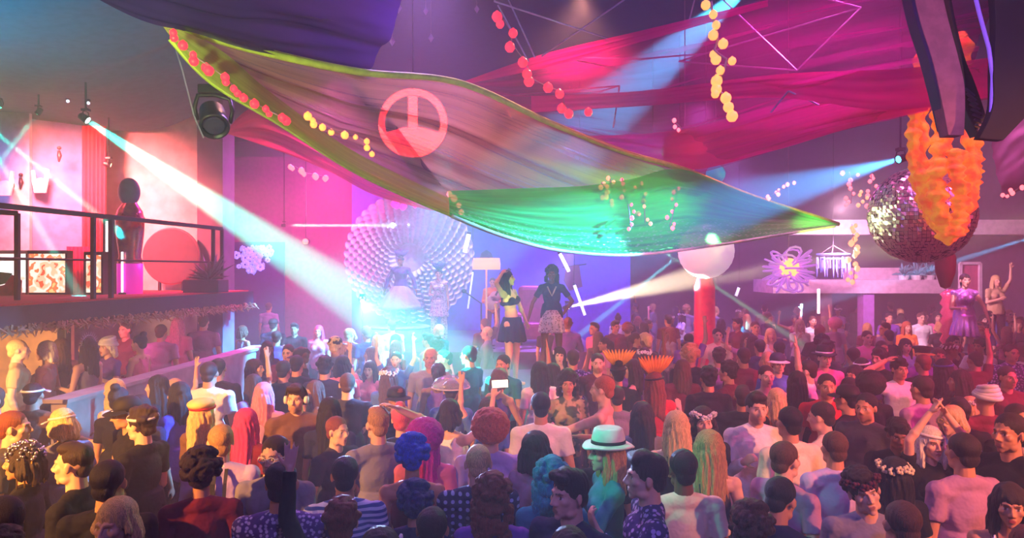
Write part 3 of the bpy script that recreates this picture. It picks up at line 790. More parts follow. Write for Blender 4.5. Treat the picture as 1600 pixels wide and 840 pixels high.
def boa(pts, rad, seed):
    P = catmull([at(*p) for p in pts], 70)
    mb = MB(); segs = 26; rj = random.Random(seed); vs = []
    for i, p in enumerate(P):
        rr = rad * (.72 + .28 * math.sin(i * .9 + seed) * math.sin(i * .33)) * (min(1, (69 - i) / 9 + .12)) * min(1, i / 4 + .4)
        for k in range(segs):
            a = 2 * PI * k / segs
            n = 1 + .26 * noise.noise(Vector((math.cos(a) * 1.4, math.sin(a) * 1.4, i * .16 + seed * 7))) + .10 * noise.noise(Vector((math.cos(a) * 3.5, math.sin(a) * 3.5, i * .45 + seed)))
            vs.append(p - o0 + Vector((math.cos(a) * rr * n, math.sin(a) * rr * n, 0)))
    fs = [(i * segs + k, i * segs + (k + 1) % segs, (i + 1) * segs + (k + 1) % segs, (i + 1) * segs + k) for i in range(69) for k in range(segs)]
    fs += [tuple(range(segs)), tuple(reversed(range(69 * segs, 70 * segs)))]
    mb.add(vs, fs); return mb.build('feather_boa', FM, fe, True)
boa([(1444, 60, 7.65), (1440, 130, 7.65), (1436, 200, 7.55), (1440, 270, 7.45), (1452, 320, 7.45), (1476, 374, 7.45)], .115, 1)
boa([(1470, 160, 7.55), (1470, 220, 7.45), (1462, 280, 7.35), (1470, 340, 7.35), (1482, 384, 7.40)], .125, 2)
boa([(1502, 50, 7.70), (1506, 110, 7.70), (1516, 180, 7.55), (1518, 240, 7.45), (1512, 300, 7.45), (1500, 350, 7.45), (1488, 378, 7.45)], .12, 3)
boa([(1492, 232, 7.35), (1494, 270, 7.25), (1502, 310, 7.25), (1494, 350, 7.30), (1486, 380, 7.35)], .11, 4)
boa([(1430, 172, 7.50), (1427, 220, 7.45), (1432, 280, 7.50), (1450, 330, 7.55), (1472, 368, 7.50)], .085, 5)
boa([(1524, 200, 7.45), (1525, 250, 7.45), (1522, 290, 7.50), (1506, 342, 7.50)], .08, 6)
MB().tube([(-.2, 0, -.9), (-.02, 0, -1.28), (.1, 0, -1.0)], .01).build('frame_wire', M_dark, fe)
MB().tube([(0, 0, -.3), (0, 0, 7.6 - o0.z)], .012).build('hanging_cord', M_dark, fe)

# hanging hoop
hp = empty('hanging_hoop', at(1500, 100, 4.6)); tag(hp, 'big hanging hoop with a worn wooden band, lattice wedge and black shell', 'hoop')
h0 = hp.location
def band(ptsL, ptsR, thick, name, m, n=24):
    A_ = catmull([at(*p) for p in ptsL], n); B_ = catmull([at(*p) for p in ptsR], n); vs = []
    for a, b in zip(A_, B_): vs += [a - h0, b - h0, b - h0 + Vector((0, thick, 0)), a - h0 + Vector((0, thick, 0))]
    fs = [(0, 1, 2, 3), tuple((n - 1) * 4 + k for k in (3, 2, 1, 0))]
    for i in range(n - 1):
        for k in range(4):
            l = (k + 1) % 4; fs.append((i * 4 + k, i * 4 + l, i * 4 + 4 + l, i * 4 + 4 + k))
    return MB().add(vs, fs).build(name, m, hp, bevel=.004)
M_wood = mat('worn mauve wood', rgb(165, 110, 135), .75, bump=(16, .5))
band([(1424, -30, 4.5), (1437, 30, 4.5), (1456, 90, 4.5), (1470, 150, 4.5), (1482, 211, 4.5)], [(1468, -30, 4.5), (1482, 30, 4.5), (1498, 90, 4.5), (1508, 140, 4.5), (1507, 211, 4.5)], .1, 'wooden_band', M_wood)
band([(1418, -30, 4.52), (1431, 30, 4.52), (1450, 90, 4.52), (1466, 150, 4.52), (1478, 200, 4.52)], [(1425, -30, 4.5), (1438, 30, 4.5), (1457, 90, 4.5), (1471, 150, 4.5), (1483, 205, 4.5)], .1, 'edge_strip', mat('indigo edge', rgb(60, 50, 110), .5))
band([(1478, -30, 4.7), (1488, 30, 4.7), (1502, 90, 4.7), (1508, 130, 4.7), (1504, 160, 4.7), (1530, 212, 4.7)], [(1482, -30, 4.7), (1493, 30, 4.7), (1508, 90, 4.7), (1522, 125, 4.7), (1536, 165, 4.7), (1548, 206, 4.7)], .1, 'lattice_wedge', M_dark)
mb = MB()
for i in range(9):
    mb.bar(at(1508 + i * 2.4, 138 + i * 8, 4.66) - h0, at(1522 + i * 2.6, 150 + i * 7, 4.66) - h0, .018, .012)
mb.build('lattice', mat('lattice grey', rgb(110, 85, 130), .4, .5), hp)
band([(1552, -30, 4.3), (1556, 40, 4.3), (1553, 110, 4.3), (1551, 170, 4.3), (1530, 216, 4.3)], [(1720, -60, 4.3), (1720, 40, 4.3), (1680, 110, 4.3), (1600, 186, 4.3), (1568, 219, 4.3)], .06, 'shell', mat('black shell', rgb(26, 25, 42), .7))
MB().tube([at(*p) - h0 for p in ((1518, -30, 4.32), (1530, 20, 4.32), (1545, 75, 4.32), (1551, 120, 4.32), (1549, 175, 4.32), (1545, 200, 4.32))], .012, 6).build('glowing_rim', emit_mat('violet rim', rgb(130, 90, 230), .7), hp, True)
MB().tube([at(1446, -30, 4.6) - h0, at(1446, -30, 4.6) - h0 + Vector((0, 0, 3))], .015).build('hanging_cable', M_dark, hp)

# ------------------------------------------------------------------ right side: pale beam, ledge, columns
M_pale = mat('pale mauve render', rgb(215, 185, 205), .7)
a = at(1180, 343, 16); b = at(1700, 366, 16)
shell('trim_long_beam', MB().box((a.x, 16, b.z), (13.9, 16.4, a.z)), M_pale)
a = at(1208, 437, 17); b = at(1482, 458, 17)
shell('trim_ledge', MB().box((a.x, 17, b.z), (b.x, 18.4, a.z)), M_pale)
a = at(1338, 418, 17.6); b = at(1412, 440, 17.6)
shell('trim_ledge_block', MB().box((a.x, 17.6, b.z), (b.x, 18.3, a.z)), M_pale)
def column(x0, x1, Y, ytop, m, nm):
    a = at(x0, ytop, Y); b = at(x1, ytop, Y)
    shell(nm, MB().box((a.x, Y, 0), (b.x, Y + .3, a.z)), m)
column(1283, 1300, 17.3, 456, mat('brown pillar', rgb(140, 90, 105), .7), 'trim_column_brown')
column(1349, 1366, 17.1, 457, mat('violet pillar', rgb(170, 110, 200), .7), 'trim_column_violet')
shell('wall_right_back', MB().box((at(1120, 0, 21.5).x, 21.5, 0), (13.9, 21.7, 7.6)), mat('deep violet wall', rgb(70, 45, 95), .85))
o = empty('light_tube', at(1279, 490, 17)); tag(o, 'upright white light tube fixed beside the brown pillar', 'lamp')
MB().tube([(0, 0, 0), (0, 0, .62)], .035).build('tube', emit_mat('white tube', rgb(255, 235, 240), 3), o, True)
MB().lathe((0, 0, -.05), [(.05, 0), (.05, .06), (0, .06)], 10).box((-.02, 0, .1), (.02, .28, .14)).build('wall_mount', M_dark, o)
o = empty('doorway_panel', at(1514, 470, 15.5)); tag(o, 'pink framed panel behind the podium dancer', 'panel')
a = at(1499, 411, 15.5) - o.location; b = at(1530, 470, 15.5) - o.location
MB().box((a.x, 0, b.z), (b.x, .05, a.z)).build('face', mat('rose panel', rgb(190, 80, 120), .7), o)
MB().bar((a.x, -.03, b.z), (a.x, -.03, a.z), .06).bar((b.x, -.03, b.z), (b.x, -.03, a.z), .06).bar((a.x, -.03, a.z), (b.x, -.03, a.z), .06).build('frame', M_pale, o)
# plants on the ledge
for i, (px, w_) in enumerate(((1412, 1.0), (1432, 1.2), (1452, 1.1), (1470, .9))):
    o = empty('ledge_plant', at(px, 437, 17.2)); tag(o, 'blue-green leafy plant in a row on the pale ledge', 'plant', 'leafy plants on the pale ledge')
    MB().lathe((0, 0, 0), [(.1, 0), (.13, .12), (.12, .12), (0, .11)], 12).build('pot', M_white, o)
    mb = MB(); rr = random.Random(i)
    for k in range(30):
        a = rr.uniform(0, 2 * PI); e = rr.uniform(.2, 1.4); L3 = rr.uniform(.2, .42) * w_
        d = Vector((math.cos(a) * math.cos(e), math.sin(a) * math.cos(e), math.sin(e)))
        p = Vector((0, 0, .1)); mb.tube([p, p + d * L3 * .6, p + d * L3 + Vector((0, 0, -.06))], [.008, .028, .003], 4)
    mb.build('leaves', mat('blue green leaf', rgb(95, 160, 170), .5), o, True)

# ------------------------------------------------------------------ stage
ZS = 1.0
M_stage = mat('stage boards violet', rgb(110, 70, 120), .5)
xa = at(540, 0, 14.6).x; xb = at(930, 0, 14.6).x
shell('floor_stage', MB().box((xa, 14.4, 0), (xb, 19.5, ZS)), M_stage)
shell('wall_stage_back', MB().box((-4.6, 19.6, 0), (3.4, 19.8, 6.2)), mat('stage cloth violet', rgb(95, 75, 190), .85))
shell('wall_dark_left', MB().box((-11.0, 21.0, 0), (-4.6, 21.2, 6.2)), mat('magenta dusk wall', rgb(170, 60, 140), .85))
# lace backdrop: rings of scalloped ruffles
lb = empty('lace_backdrop', at(640, 402, 17.6)); tag(lb, 'huge round white lace backdrop of scalloped ruffles behind the stage figures', 'backdrop')
Rb = 102 / FPX * 17.6
M_lace = mat('white lace', rgb(225, 215, 240), .8)
for ring in range(11):
    r1 = Rb * (1 - ring * .068); r0 = r1 - Rb * .1; nn = 44 - ring * 2
    vs = []; per = 10; tot_ = nn * per
    for i in range(tot_):
        a = 2 * PI * i / tot_ + (.5 * 2 * PI / nn if ring % 2 else 0)
        sc = abs(math.sin(PI * i / per))
        ro = r1 - Rb * .035 * (1 - sc)
        y1 = -.10 - .03 * ring * .3 + .04 * sc
        vs += [(ro * math.cos(a), y1 - ring * .0, ro * math.sin(a)), ((ro * .6 + r0 * .4) * math.cos(a), y1 + .07 - .02 * sc, (ro * .6 + r0 * .4) * math.sin(a)), (r0 * math.cos(a), .05, r0 * math.sin(a))]
    fs = []
    for i in range(tot_):
        j = (i + 1) % tot_
        for k in range(2): fs.append((i * 3 + k, j * 3 + k, j * 3 + k + 1, i * 3 + k + 1))
    MB().add(vs, fs).build('ruffle_ring', M_lace, lb, True)
MB().lathe((0, .12, 0), [(Rb * .98, -.02), (Rb * .98, .02)], 64, Matrix.Rotation(PI / 2, 3, 'X')).build('backing', mat('pale backing', rgb(190, 180, 225), .8), lb)
for sx in (-.6, .6): MB().bar((sx, .2, 0), (sx, .2, ZS - lb.location.z), .08).build('stand_post', M_dark, lb)
# bright disc light in front of the lace
# floor lamp
fp = empty('floor_lamp', at(760, 0, 15.6)); fp.location.z = ZS; tag(fp, 'tall floor lamp with a glowing cream drum shade on the stage', 'floor lamp')
zt = at(0, 403, 15.6).z - ZS; zb_ = at(0, 421, 15.6).z - ZS; rl = 22 / FPX * 15.6
MB().lathe((0, 0, 0), [(rl * .98, zb_), (rl, (zb_ + zt) / 2), (rl * .94, zt), (rl * .92, zt), (rl * .95, zb_)], 28).build('lamp_shade', emit_mat('cream shade', rgb(255, 190, 130), 1.1), fp, True)
MB().tube([(0, 0, 0), (0, 0, zt - .1)], .02).build('pole', emit_mat('cream pole', rgb(255, 200, 150), .35), fp)
MB().lathe((0, 0, 0), [(.2, 0), (.2, .02), (.03, .05), (0, .05)], 20).build('base', M_darkmetal, fp)
MB().lathe((0, 0, 0), [(rl * .5, zt), (rl * .35, zt + .12), (0, zt + .2)], 20).build('finial', mat('lamp cap violet', rgb(90, 80, 160), .6), fp, True)
# light tubes on the stage
for (x0, y0, x1, y1, Y, r_, es, lb_) in ((733, 364, 726, 394, 17, .05, 3.2, 'short slanted white light tube behind the stage figures'), (739, 424, 731, 482, 16.8, .02, 1.0, 'thin pale light tube beside the floor lamp'),
        (874, 395, 889, 424, 16.5, .04, 2.2, 'slanted white light tube above the curly-haired stage dancer'), (897, 444, 914, 492, 16.5, .035, 1.6, 'long slanted white light tube beside the curly-haired stage dancer'),
        (1155, 448, 1150, 462, 18, .04, 1.2, 'short warm light tube far behind the crowd')):
    a = at(x0, y0, Y); b = at(x1, y1, Y)
    o = empty('light_tube', (a + b) / 2); tag(o, lb_, 'lamp')
    MB().tube([a - o.location, b - o.location], r_).build('tube', emit_mat('tube %.1f' % es, rgb(235, 245, 255), es), o, True)
    MB().sphere(a - o.location, r_ * 1.15).build('end_cap', M_darkmetal, o, True)
    MB().tube([a - o.location, a - o.location + Vector((0, 0, 5.5 - a.z))], .006).build('hanging_wire', M_darkmetal, o)
# plum high-backed chair
cr = empty('plum_armchair', at(838, 0, 16)); cr.location.z = ZS; tag(cr, 'plum upholstered armchair between the two stage dancers', 'armchair')
M_plum = mat('plum velvet', rgb(165, 40, 130), .8)
MB().box((-.42, -.3, .12), (.42, .35, .5)).build('seat', M_plum, cr, bevel=.08)
MB().box((-.42, .25, .4), (.42, .45, 1.35)).build('backrest', M_plum, cr, bevel=.12)
for sx in (-1, 1):
    MB().box((sx * .42 - .1, -.32, .12), (sx * .42 + .1, .35, .72)).build('armrest', M_plum, cr, bevel=.07)
    for yy in (-.22, .3): MB().lathe((sx * .36, yy, 0), [(.03, 0), (.04, .14)], 10).build('leg', M_dark, cr)
# pot of dark leaves hung beyond dancer
md = empty('maroon_banner', at(891, 435, 16.9)); tag(md, 'maroon cloth banner crossing behind the slanted light tube', 'banner')
MB().prism([(-.1, .28), (.22, .34), (.3, -.2), (-.02, -.3), (-.16, -.05)], -.02, .02).build('cloth', mat('maroon cloth', rgb(110, 25, 80), .8), md)
MB().tube([(-.2, 0, .28), (.4, 0, .36)], .02).build('rod', M_dark, md); MB().tube([(.1, 0, .3), (.1, 0, 3.2)], .008).build('hanging_cord', M_dark, md)
# speakers / drums at stage edge
dk = empty('microphone_stand', at(752, 0, 14.9)); dk.location.z = ZS; tag(dk, 'dark microphone stand at the front of the stage', 'microphone stand')
MB().tube([(0, 0, 0), (0, 0, 1.0), (-.35, -.05, 1.25)], .018).build('pole', M_dark, dk)
MB().sphere((-.37, -.05, 1.27), (.06, .05, .05)).build('microphone', M_darkmetal, dk, True)
for t in range(3):
    a = t * 2.09; MB().tube([(0, 0, .1), (.3 * math.cos(a), .3 * math.sin(a), .01)], .012).build('leg', M_dark, dk)
# lit blossom display far left, red lamp
bd = empty('blossom_display', at(398, 405, 19.5)); tag(bd, 'blue-white cluster of glowing blossoms far beyond the pillar', 'decoration')
BM = emit_mat('blue white blossom', rgb(150, 140, 255), 1.6); rr = random.Random(5)
base = MB()
for k in range(6): base.sphere((.05 * math.cos(k * PI / 3), -.01, .05 * math.sin(k * PI / 3)), (.035, .015, .035), 8, 6)
bme = base.mesh('blossom')
for i in range(40):
    b = link('blossom', bme, BM, bd, True, (rr.gauss(0, .33), rr.uniform(-.1, .1), rr.uniform(-.35, .35)))
    b.rotation_euler = (rr.uniform(-.6, .6), rr.uniform(0, 3), rr.uniform(-.6, .6)); s = rr.uniform(.7, 1.6); b.scale = (s, s, s)
MB().box((-.8, .12, -bd.location.z), (.8, .2, .5)).build('trellis', mat('dusk trellis', rgb(70, 50, 130), .8), bd)
o = empty('red_lamp', at(477, 377, 18)); tag(o, 'small round red lamp in the magenta haze beside the lace backdrop', 'lamp')
MB().sphere((0, 0, 0), .08, 14, 10).build('bulb', emit_mat('red lamp', rgb(255, 90, 80), 6), o, True)
MB().lathe((0, .04, 0), [(.1, 0), (.1, .06), (0, .08)], 14, Matrix.Rotation(-PI / 2, 3, 'X')).build('housing', M_dark, o)
MB().tube([(0, .05, .05), (0, .05, 3)], .01).build('rod', M_dark, o)
# podium on the right
pd = empty('podium', at(1507, 0, 12.3)); pd.location.z = 0; tag(pd, 'round dark podium under the dancer in the silver dress', 'podium')
zp = at(0, 578, 12.3).z
MB().lathe((0, 0, 0), [(.55, 0), (.55, zp - .05), (.5, zp), (0, zp)], 28).build('drum', mat('podium magenta black', rgb(70, 30, 60), .5), pd, True)
MB().tube([(.55 * math.cos(t * PI / 16), .55 * math.sin(t * PI / 16), zp - .06) for t in range(32)], .02, 6, closed=True).build('rim', M_darkmetal, pd)
# red sequined column beside the dancer
sc_ = empty('sequin_column', at(1487, 0, 13.4)); sc_.location.z = 0; tag(sc_, 'red sequined column standing beside the podium dancer', 'column')
z1 = at(0, 452, 13.4).z
prof = [(.2, 0)]
for i in range(13): prof += [(.16, i * z1 / 13 + .02), (.21, (i + .5) * z1 / 13)]
MB().lathe((0, 0, 0), prof + [(.1, z1), (0, z1 + .02)], 22).build('shaft', cloth_mat('red sequin', rgb(230, 20, 80), rgb(255, 120, 160), 'sequin', 5), sc_, True)
MB().lathe((0, 0, 0), [(.3, 0), (.3, .05), (.2, .08), (0, .08)], 22).build('base', M_dark, sc_)
# small hanging scraps over the middle
rr = random.Random(12)
for i in range(16):
    px, py = rr.uniform(480, 760), rr.uniform(4, 96)
    if py > 60 + (px - 480) * .1: continue
    o = empty('paper_ornament', at(px, py, 11)); tag(o, 'small pale paper ornament hanging high over the stage', 'ornament', 'paper ornaments under the navy ceiling')
    s = rr.uniform(.03, .06)
    MB().add([(0, 0, s * 1.6), (s, 0, 0), (0, s, 0), (-s, 0, 0), (0, -s, 0), (0, 0, -s * 1.6)], [(0, 1, 2), (0, 2, 3), (0, 3, 4), (0, 4, 1), (5, 2, 1), (5, 3, 2), (5, 4, 3), (5, 1, 4)]).build('paper', mat('lilac paper', rgb(170, 150, 210), .6), o)
    MB().tube([(0, 0, s), (0, 0, 7.6 - o.location.z)], .003, 4).build('hanging_thread', M_cord, o)
# ================================================================== PEOPLE
# A body is grown from tapered limbs and rounded masses fused into one continuous skin.
class Prim(MB):
    def cone(s, a, b, r0, r1, seg=14):
        a = Vector(a); b = Vector(b)
        s.sphere(a, r0, seg, 8); s.sphere(b, r1, seg, 8)
        s.tube([a, b], [r0, r1], seg)
        return s
    def ball(s, c, r, M=None, nu=20, nv=14):
        return s.sphere(c, r, nu, nv, M)

TMP = []
def fuse(pr, voxel, smooth=3, name='mesh', fac=.5):
    """joins overlapping closed shapes into one continuous surface"""
    me = bpy.data.meshes.new(name); me.from_pydata(pr.v, [], pr.f); me.update()
    o = bpy.data.objects.new('tmp', me); COL.objects.link(o)
    r = o.modifiers.new('r', 'REMESH'); r.mode = 'VOXEL'; r.voxel_size = voxel; r.use_smooth_shade = True
    sm = o.modifiers.new('s', 'SMOOTH'); sm.factor = fac; sm.iterations = smooth
    dg = bpy.context.evaluated_depsgraph_get()
    out = bpy.data.meshes.new_from_object(o.evaluated_get(dg), depsgraph=dg)
    bpy.data.objects.remove(o); bpy.data.meshes.remove(me)
    out.name = name
    return out

def verts(me):
    a = np.empty(len(me.vertices) * 3, dtype=np.float32); me.vertices.foreach_get('co', a); return a.reshape(-1, 3)
def setverts(me, a):
    me.vertices.foreach_set('co', a.astype(np.float32).ravel()); me.update()

_r = np.random.RandomState(5)
_W = [( _r.normal(size=3), _r.uniform(0, 6.28)) for _ in range(24)]
def wob(P, f, k0=0, n=8, st=(1, 1, 1)):
    s = np.zeros(len(P)); Q = P * np.array(st)
    for i in range(n):
        w, ph = _W[(k0 + i) % 24]; s += np.sin(Q @ (w * f * (1 + .3 * (i % 3))) + ph)
    return s / n
def vnormals(me):
    a = np.empty(len(me.vertices) * 3, dtype=np.float32); me.vertices.foreach_get('normal', a); return a.reshape(-1, 3)

def nrm(v): return Vector(v).normalized()

# arms: upper direction, forearm direction, palm normal, finger curl, spread   (for the right side; x is mirrored for the left)
ARM = {
    'down': ((.16, .02, -1), (.06, .22, -1), (-1, 0, 0), .5, .1),
    'downb': ((.22, -.12, -1), (.12, .35, -1), (-1, .2, 0), .5, .1),
    'bent': ((.20, .10, -1), (-.35, .95, .10), (-.3, 0, -1), .9, .0),
    'drink': ((.22, .22, -1), (-.30, .80, .55), (-1, 0, .2), 1.2, .0),
    'chest': ((.28, .30, -.9), (-.75, .50, .35), (-.3, -1, 0), .8, .0),
    'out': ((.55, .12, -.8), (.15, .75, .65), (0, -.4, 1), .4, .3),
    'up': ((.42, .20, .88), (-.05, .10, 1), (0, 1, .0), .12, .5),
    'upbent': ((.62, .30, .25), (-.1, .15, 1), (0, 1, 0), .3, .4),
    'clap': ((.16, .36, .92), (-.60, .02, .80), (-1, .1, 0), .06, .15),
    'phone': ((.35, .62, .30), (-.10, .55, .85), (0, 1, .3), 1.0, .0),
    'reach': ((.25, .88, -.35), (.10, 1, -.05), (0, 0, -1), .2, .5),
    'face': ((.22, .55, -.75), (-.42, .45, .85), (-.3, -1, 0), .7, .1),
    'head': ((.62, .10, .62), (-.85, -.05, .45), (0, 0, -1), .4, .3),
    'hip': ((.62, -.15, -.80), (-.55, .15, -.75), (-1, 0, 0), .6, .1),
    'flare': ((.50, .0, -.85), (.25, .15, -.95), (-1, 0, 0), .3, .3),
}

def hand(pr, w, d, n, curl, spread, side, sc=1.0):
    """palm, five fingers of their own length, thumb from the side of the palm"""
    d = Vector(d).normalized(); n = Vector(n); n = (n - d * n.dot(d)).normalized()
    s = d.cross(n).normalized() * side       # towards the thumb
    L = [.072, .080, .074, .058]
    for i in range(4):
        o = (1.5 - i) * .0205 * sc
        base = w + d * (.088 - .004 * abs(i - 1)) * sc + s * o
        pr.cone(w + d * .012 * sc + s * o * .55, base, .0150 * sc, .0112 * sc, 8)
        fd = (d + s * (1.5 - i) * .22 * spread).normalized()
        p = base; ang = curl * .45; segl = [.44, .32, .24]
        for k in range(3):
            dirn = (fd * math.cos(ang) + n * math.sin(ang)).normalized()
            q = p + dirn * L[i] * segl[k] * sc
            pr.cone(p, q, (.0098 - .0008 * k) * sc, (.0092 - .0011 * k) * sc, 8)
            p = q; ang += curl * .8
    tb = w + d * .022 * sc + s * .024 * sc
    t1 = tb + (d * .55 + s * .75 + n * .25).normalized() * .042 * sc
    t2 = t1 + (d * .85 + s * (.45 + .2 * spread) + n * .3 * curl).normalized() * .034 * sc
    pr.cone(tb, t1, .0155 * sc, .0125 * sc, 8).cone(t1, t2, .0118 * sc, .0092 * sc, 8)
    pr.ball(w + d * .045 * sc, (.030 * sc, .030 * sc, .030 * sc)) if False else None

def skeleton(P):
    """joints of a 1.75 m figure that faces +Y"""
    fem = P.get('fem', False)
    sw = .165 if fem else .188; hw = .095
    J = {'pelvis': Vector((0, 0, .94)), 'belly': Vector((0, .005, 1.08)), 'chest': Vector((0, 0, 1.27)), 'neck': Vector((0, -.012, 1.455))}
    lean = Euler((math.radians(-P.get('lean', 0)), math.radians(P.get('side', 0)), math.radians(P.get('twist', 0)))).to_matrix()
    def up_(v): return J['pelvis'] + lean @ (Vector(v) - J['pelvis'])
    for k in ('belly', 'chest', 'neck'): J[k] = up_(J[k])
    J['lean'] = lean
    for s, nm in ((1, 'R'), (-1, 'L')):
        sh = up_((s * sw, -.005, 1.398)); ud, fd, pn, curl, spr = ARM[P['r' if s == 1 else 'l']]
        ud = lean @ nrm((ud[0] * s, ud[1], ud[2])); fd = lean @ nrm((fd[0] * s, fd[1], fd[2])); pn = lean @ nrm((pn[0] * s, pn[1], pn[2]))
        el = sh + ud * .285; wr = el + fd * .255
        J['sh' + nm], J['el' + nm], J['wr' + nm] = sh, el, wr
        J['hd' + nm] = (fd, pn, curl, spr)
        if P.get('sit'):
            hp = Vector((s * hw, 0, .92)); kn = hp + nrm((s * .25, 1, -.1)) * .43; an = kn + nrm((0, .1, -1)) * .42
        else:
            st = P.get('stance', .04)
            hp = Vector((s * hw, 0, .92)); kn = Vector((s * (hw + st * .6), P.get('knee', .02) * (1 if s == 1 else .3), .50)); an = Vector((s * (hw + st), -.02, .085))
        J['hp' + nm], J['kn' + nm], J['an' + nm] = hp, kn, an
    hm = lean @ Euler((math.radians(-P.get('pitch', 0)), math.radians(P.get('roll', 0)), math.radians(P.get('hyaw', 0)))).to_matrix()
    J['headM'] = Matrix.Translation(J['neck'] + lean @ Vector((0, .012, .05)) + hm @ Vector((0, .015, .115))) @ hm.to_4x4()
    return J

def torso(pr, J, fem, g=0.0, lower=True):
    R = J['lean']; c = J['chest']
    k = .90 if fem else 1.0
    pr.ball(c + R @ Vector((0, 0, .0)), (.150 * k + g, .100 * k + g, .180 + g), R)
    pr.ball(c + R @ Vector((0, .025, .05)), (.125 * k + g, .088 * k + g, .10 + g), R)
    pr.cone(J['shR'] + R @ Vector((-.02, 0, -.01)), J['shL'] + R @ Vector((.02, 0, -.01)), .050 * k + g, .050 * k + g)
    for s in 'RL':
        pr.cone(J['neck'] + R @ Vector((0, -.01, -.01)), J['sh' + s] + R @ Vector((0, 0, .014)), .052 * k + g, .030 * k + g)
        pr.ball(J['sh' + s], .053 * k + g)
    if fem:
        for s in (1, -1): pr.ball(c + R @ Vector((s * .070, .085, .02)), (.058 + g, .052 + g, .058 + g))
    else:
        for s in (1, -1): pr.ball(c + R @ Vector((s * .072, .052, .055)), (.075 + g, .05 + g, .065 + g))
    pr.ball(J['belly'], ((.118 if fem else .138) + g, .092 + g, .150 + g), R)
    if lower:
        pr.ball(J['pelvis'], ((.160 if fem else .152) + g, .105 + g, .115 + g))
        for s in (1, -1): pr.ball(J['pelvis'] + Vector((s * .07, -.055, -.035)), (.085 + g, .075 + g, .085 + g))

HEADP = None
def head_prims(pr, M, fem):
    R = M.to_3x3(); 
    def B(c, r, rot=None): pr.ball(M @ Vector(c), r, R if rot is None else R @ rot)
    def C(a, b, r0, r1, sg=10): pr.cone(M @ Vector(a), M @ Vector(b), r0, r1, sg)
    B((0, -.018, .032), (.075, .094, .088))
    B((0, .018, -.030), (.062 if not fem else .058, .068, .074))
    B((0, .045, -.070), (.040 if not fem else .033, .038, .036))
    B((0, .066, -.096), (.020, .018, .017))
    for s in (1, -1):
        B((s * .040, .052, -.016), (.024, .026, .022))
        B((s * .042, .016, -.075), (.022, .034, .026)) if not fem else None
        C((s * .012, .082, .026), (s * .040, .068, .026), .0105, .009)
        B((s * .031, .066, .004), (.0135, .0125, .0125))
        B((s * .079, -.010, -.004), (.009, .019, .031), Euler((0, 0, s * -.35)).to_matrix())
        B((s * .012, .094, -.031), (.0085, .011, .0078))
    C((0, .082, .020), (0, .107, -.024), .0068, .0098)
    C((-.016, .083, -.0570), (.016, .083, -.0570), .0070, .0070); C((-.013, .083, -.0675), (.013, .083, -.0675), .0078, .0078)

def body_mesh(P, J, voxel, name='person'):
    fem = P.get('fem', False); pr = Prim(); R = J['lean']
    torso(pr, J, fem, 0)
    k = .86 if fem else 1.0
    for s, sd in (('R', 1), ('L', -1)):
        sh, el, wr = J['sh' + s], J['el' + s], J['wr' + s]
        pr.cone(sh, el, .050 * k, .037 * k); pr.ball(sh.lerp(el, .42), (.048 * k,) * 3)
        pr.cone(el, wr, .038 * k, .026 * k); pr.ball(el.lerp(wr, .25), (.041 * k,) * 3)
        fd, pn, curl, spr = J['hd' + s]
        hand(pr, wr, fd, pn, curl, spr, -sd, .93 * (.92 if fem else 1.0))
        hp, kn, an = J['hp' + s], J['kn' + s], J['an' + s]
        pr.cone(hp, kn, .086, .056); pr.ball(hp.lerp(kn, .3), (.088,) * 3)
        pr.cone(kn, an, .052, .036); pr.ball(kn.lerp(an, .28) + Vector((0, -.02, 0)), (.055, .055, .10))
        pr.cone(an + Vector((0, -.03, -.045)), an + Vector((sd * .02, .14, -.058)), .036, .026); pr.cone(an, an + Vector((0, .05, -.04)), .038, .034)
    M = J['headM']
    pr.cone(M @ Vector((0, -.022, -.055)), J['neck'] + R @ Vector((0, -.004, -.03)), .050 * (.88 if fem else 1.06), .060 * (.88 if fem else 1.06))
    head_prims(pr, M, fem)
    me = fuse(pr, voxel, 3 if voxel < .008 else 2, name)
    # face colouring zones and eye sockets in head space
    V = verts(me); Mi = np.array(M.inverted()); H = V @ Mi[:3, :3].T + Mi[:3, 3]
    def g(c, r): return np.exp(-(((H - np.array(c)) / np.array(r)) ** 2).sum(1))
    push = np.zeros(len(V)); fw = np.array(M.to_3x3() @ Vector((0, 1, 0)))
    for s in (1, -1):
        push += .0055 * g((s * .031, .085, .008), (.017, .02, .010)); push -= .003 * g((s * .031, .08, .004), (.009, .02, .006))
    push += .004 * g((0, .09, -.0622), (.022, .02, .0025))
    V = V - fw[None, :] * push[:, None]; setverts(me, V)
    z = np.clip
    lips = g((0, .09, -.0622), (.021, .03, .0105)) > .42
    dark = np.zeros(len(V)); white = np.zeros(len(V))
    for s in (1, -1):
        dark = np.maximum(dark, (g((s * .031, .09, .0255), (.021, .03, .0065)) > .38) * .9)
        dark = np.maximum(dark, (g((s * .031, .085, .0045), (.0065, .03, .0065)) > .38) * 1.0)
        dark = np.maximum(dark, (g((s * .031, .085, .0115), (.017, .03, .003)) > .4) * .9)
        white = np.maximum(white, (g((s * .031, .085, .0045), (.016, .03, .0065)) > .36) * 1.0)
    beard = ((H[:, 2] < -.038) & (H[:, 2] > -.13) & (H[:, 1] > .0) & (np.abs(H[:, 0]) < .08)) * 1.0
    beard = beard * np.clip((-.040 - H[:, 2]) / .022, 0, 1) * np.clip((H[:, 1] - .0) / .03, 0, 1)
    beard = beard * (1 - (g((0, .09, -.0622), (.024, .03, .009)) > .4))
    beard = np.maximum(beard, (g((0, .1, -.047), (.03, .03, .006)) > .4) * 1.0) * (H[:, 2] > -.125) 
    lv = [lips * 1.0, dark, beard, white * (1 - (dark > .5))]
    at_ = me.color_attributes.new('face', 'FLOAT_COLOR', 'POINT')
    at_.data.foreach_set('color', np.stack(lv, 1).astype(np.float32).ravel())
    return me

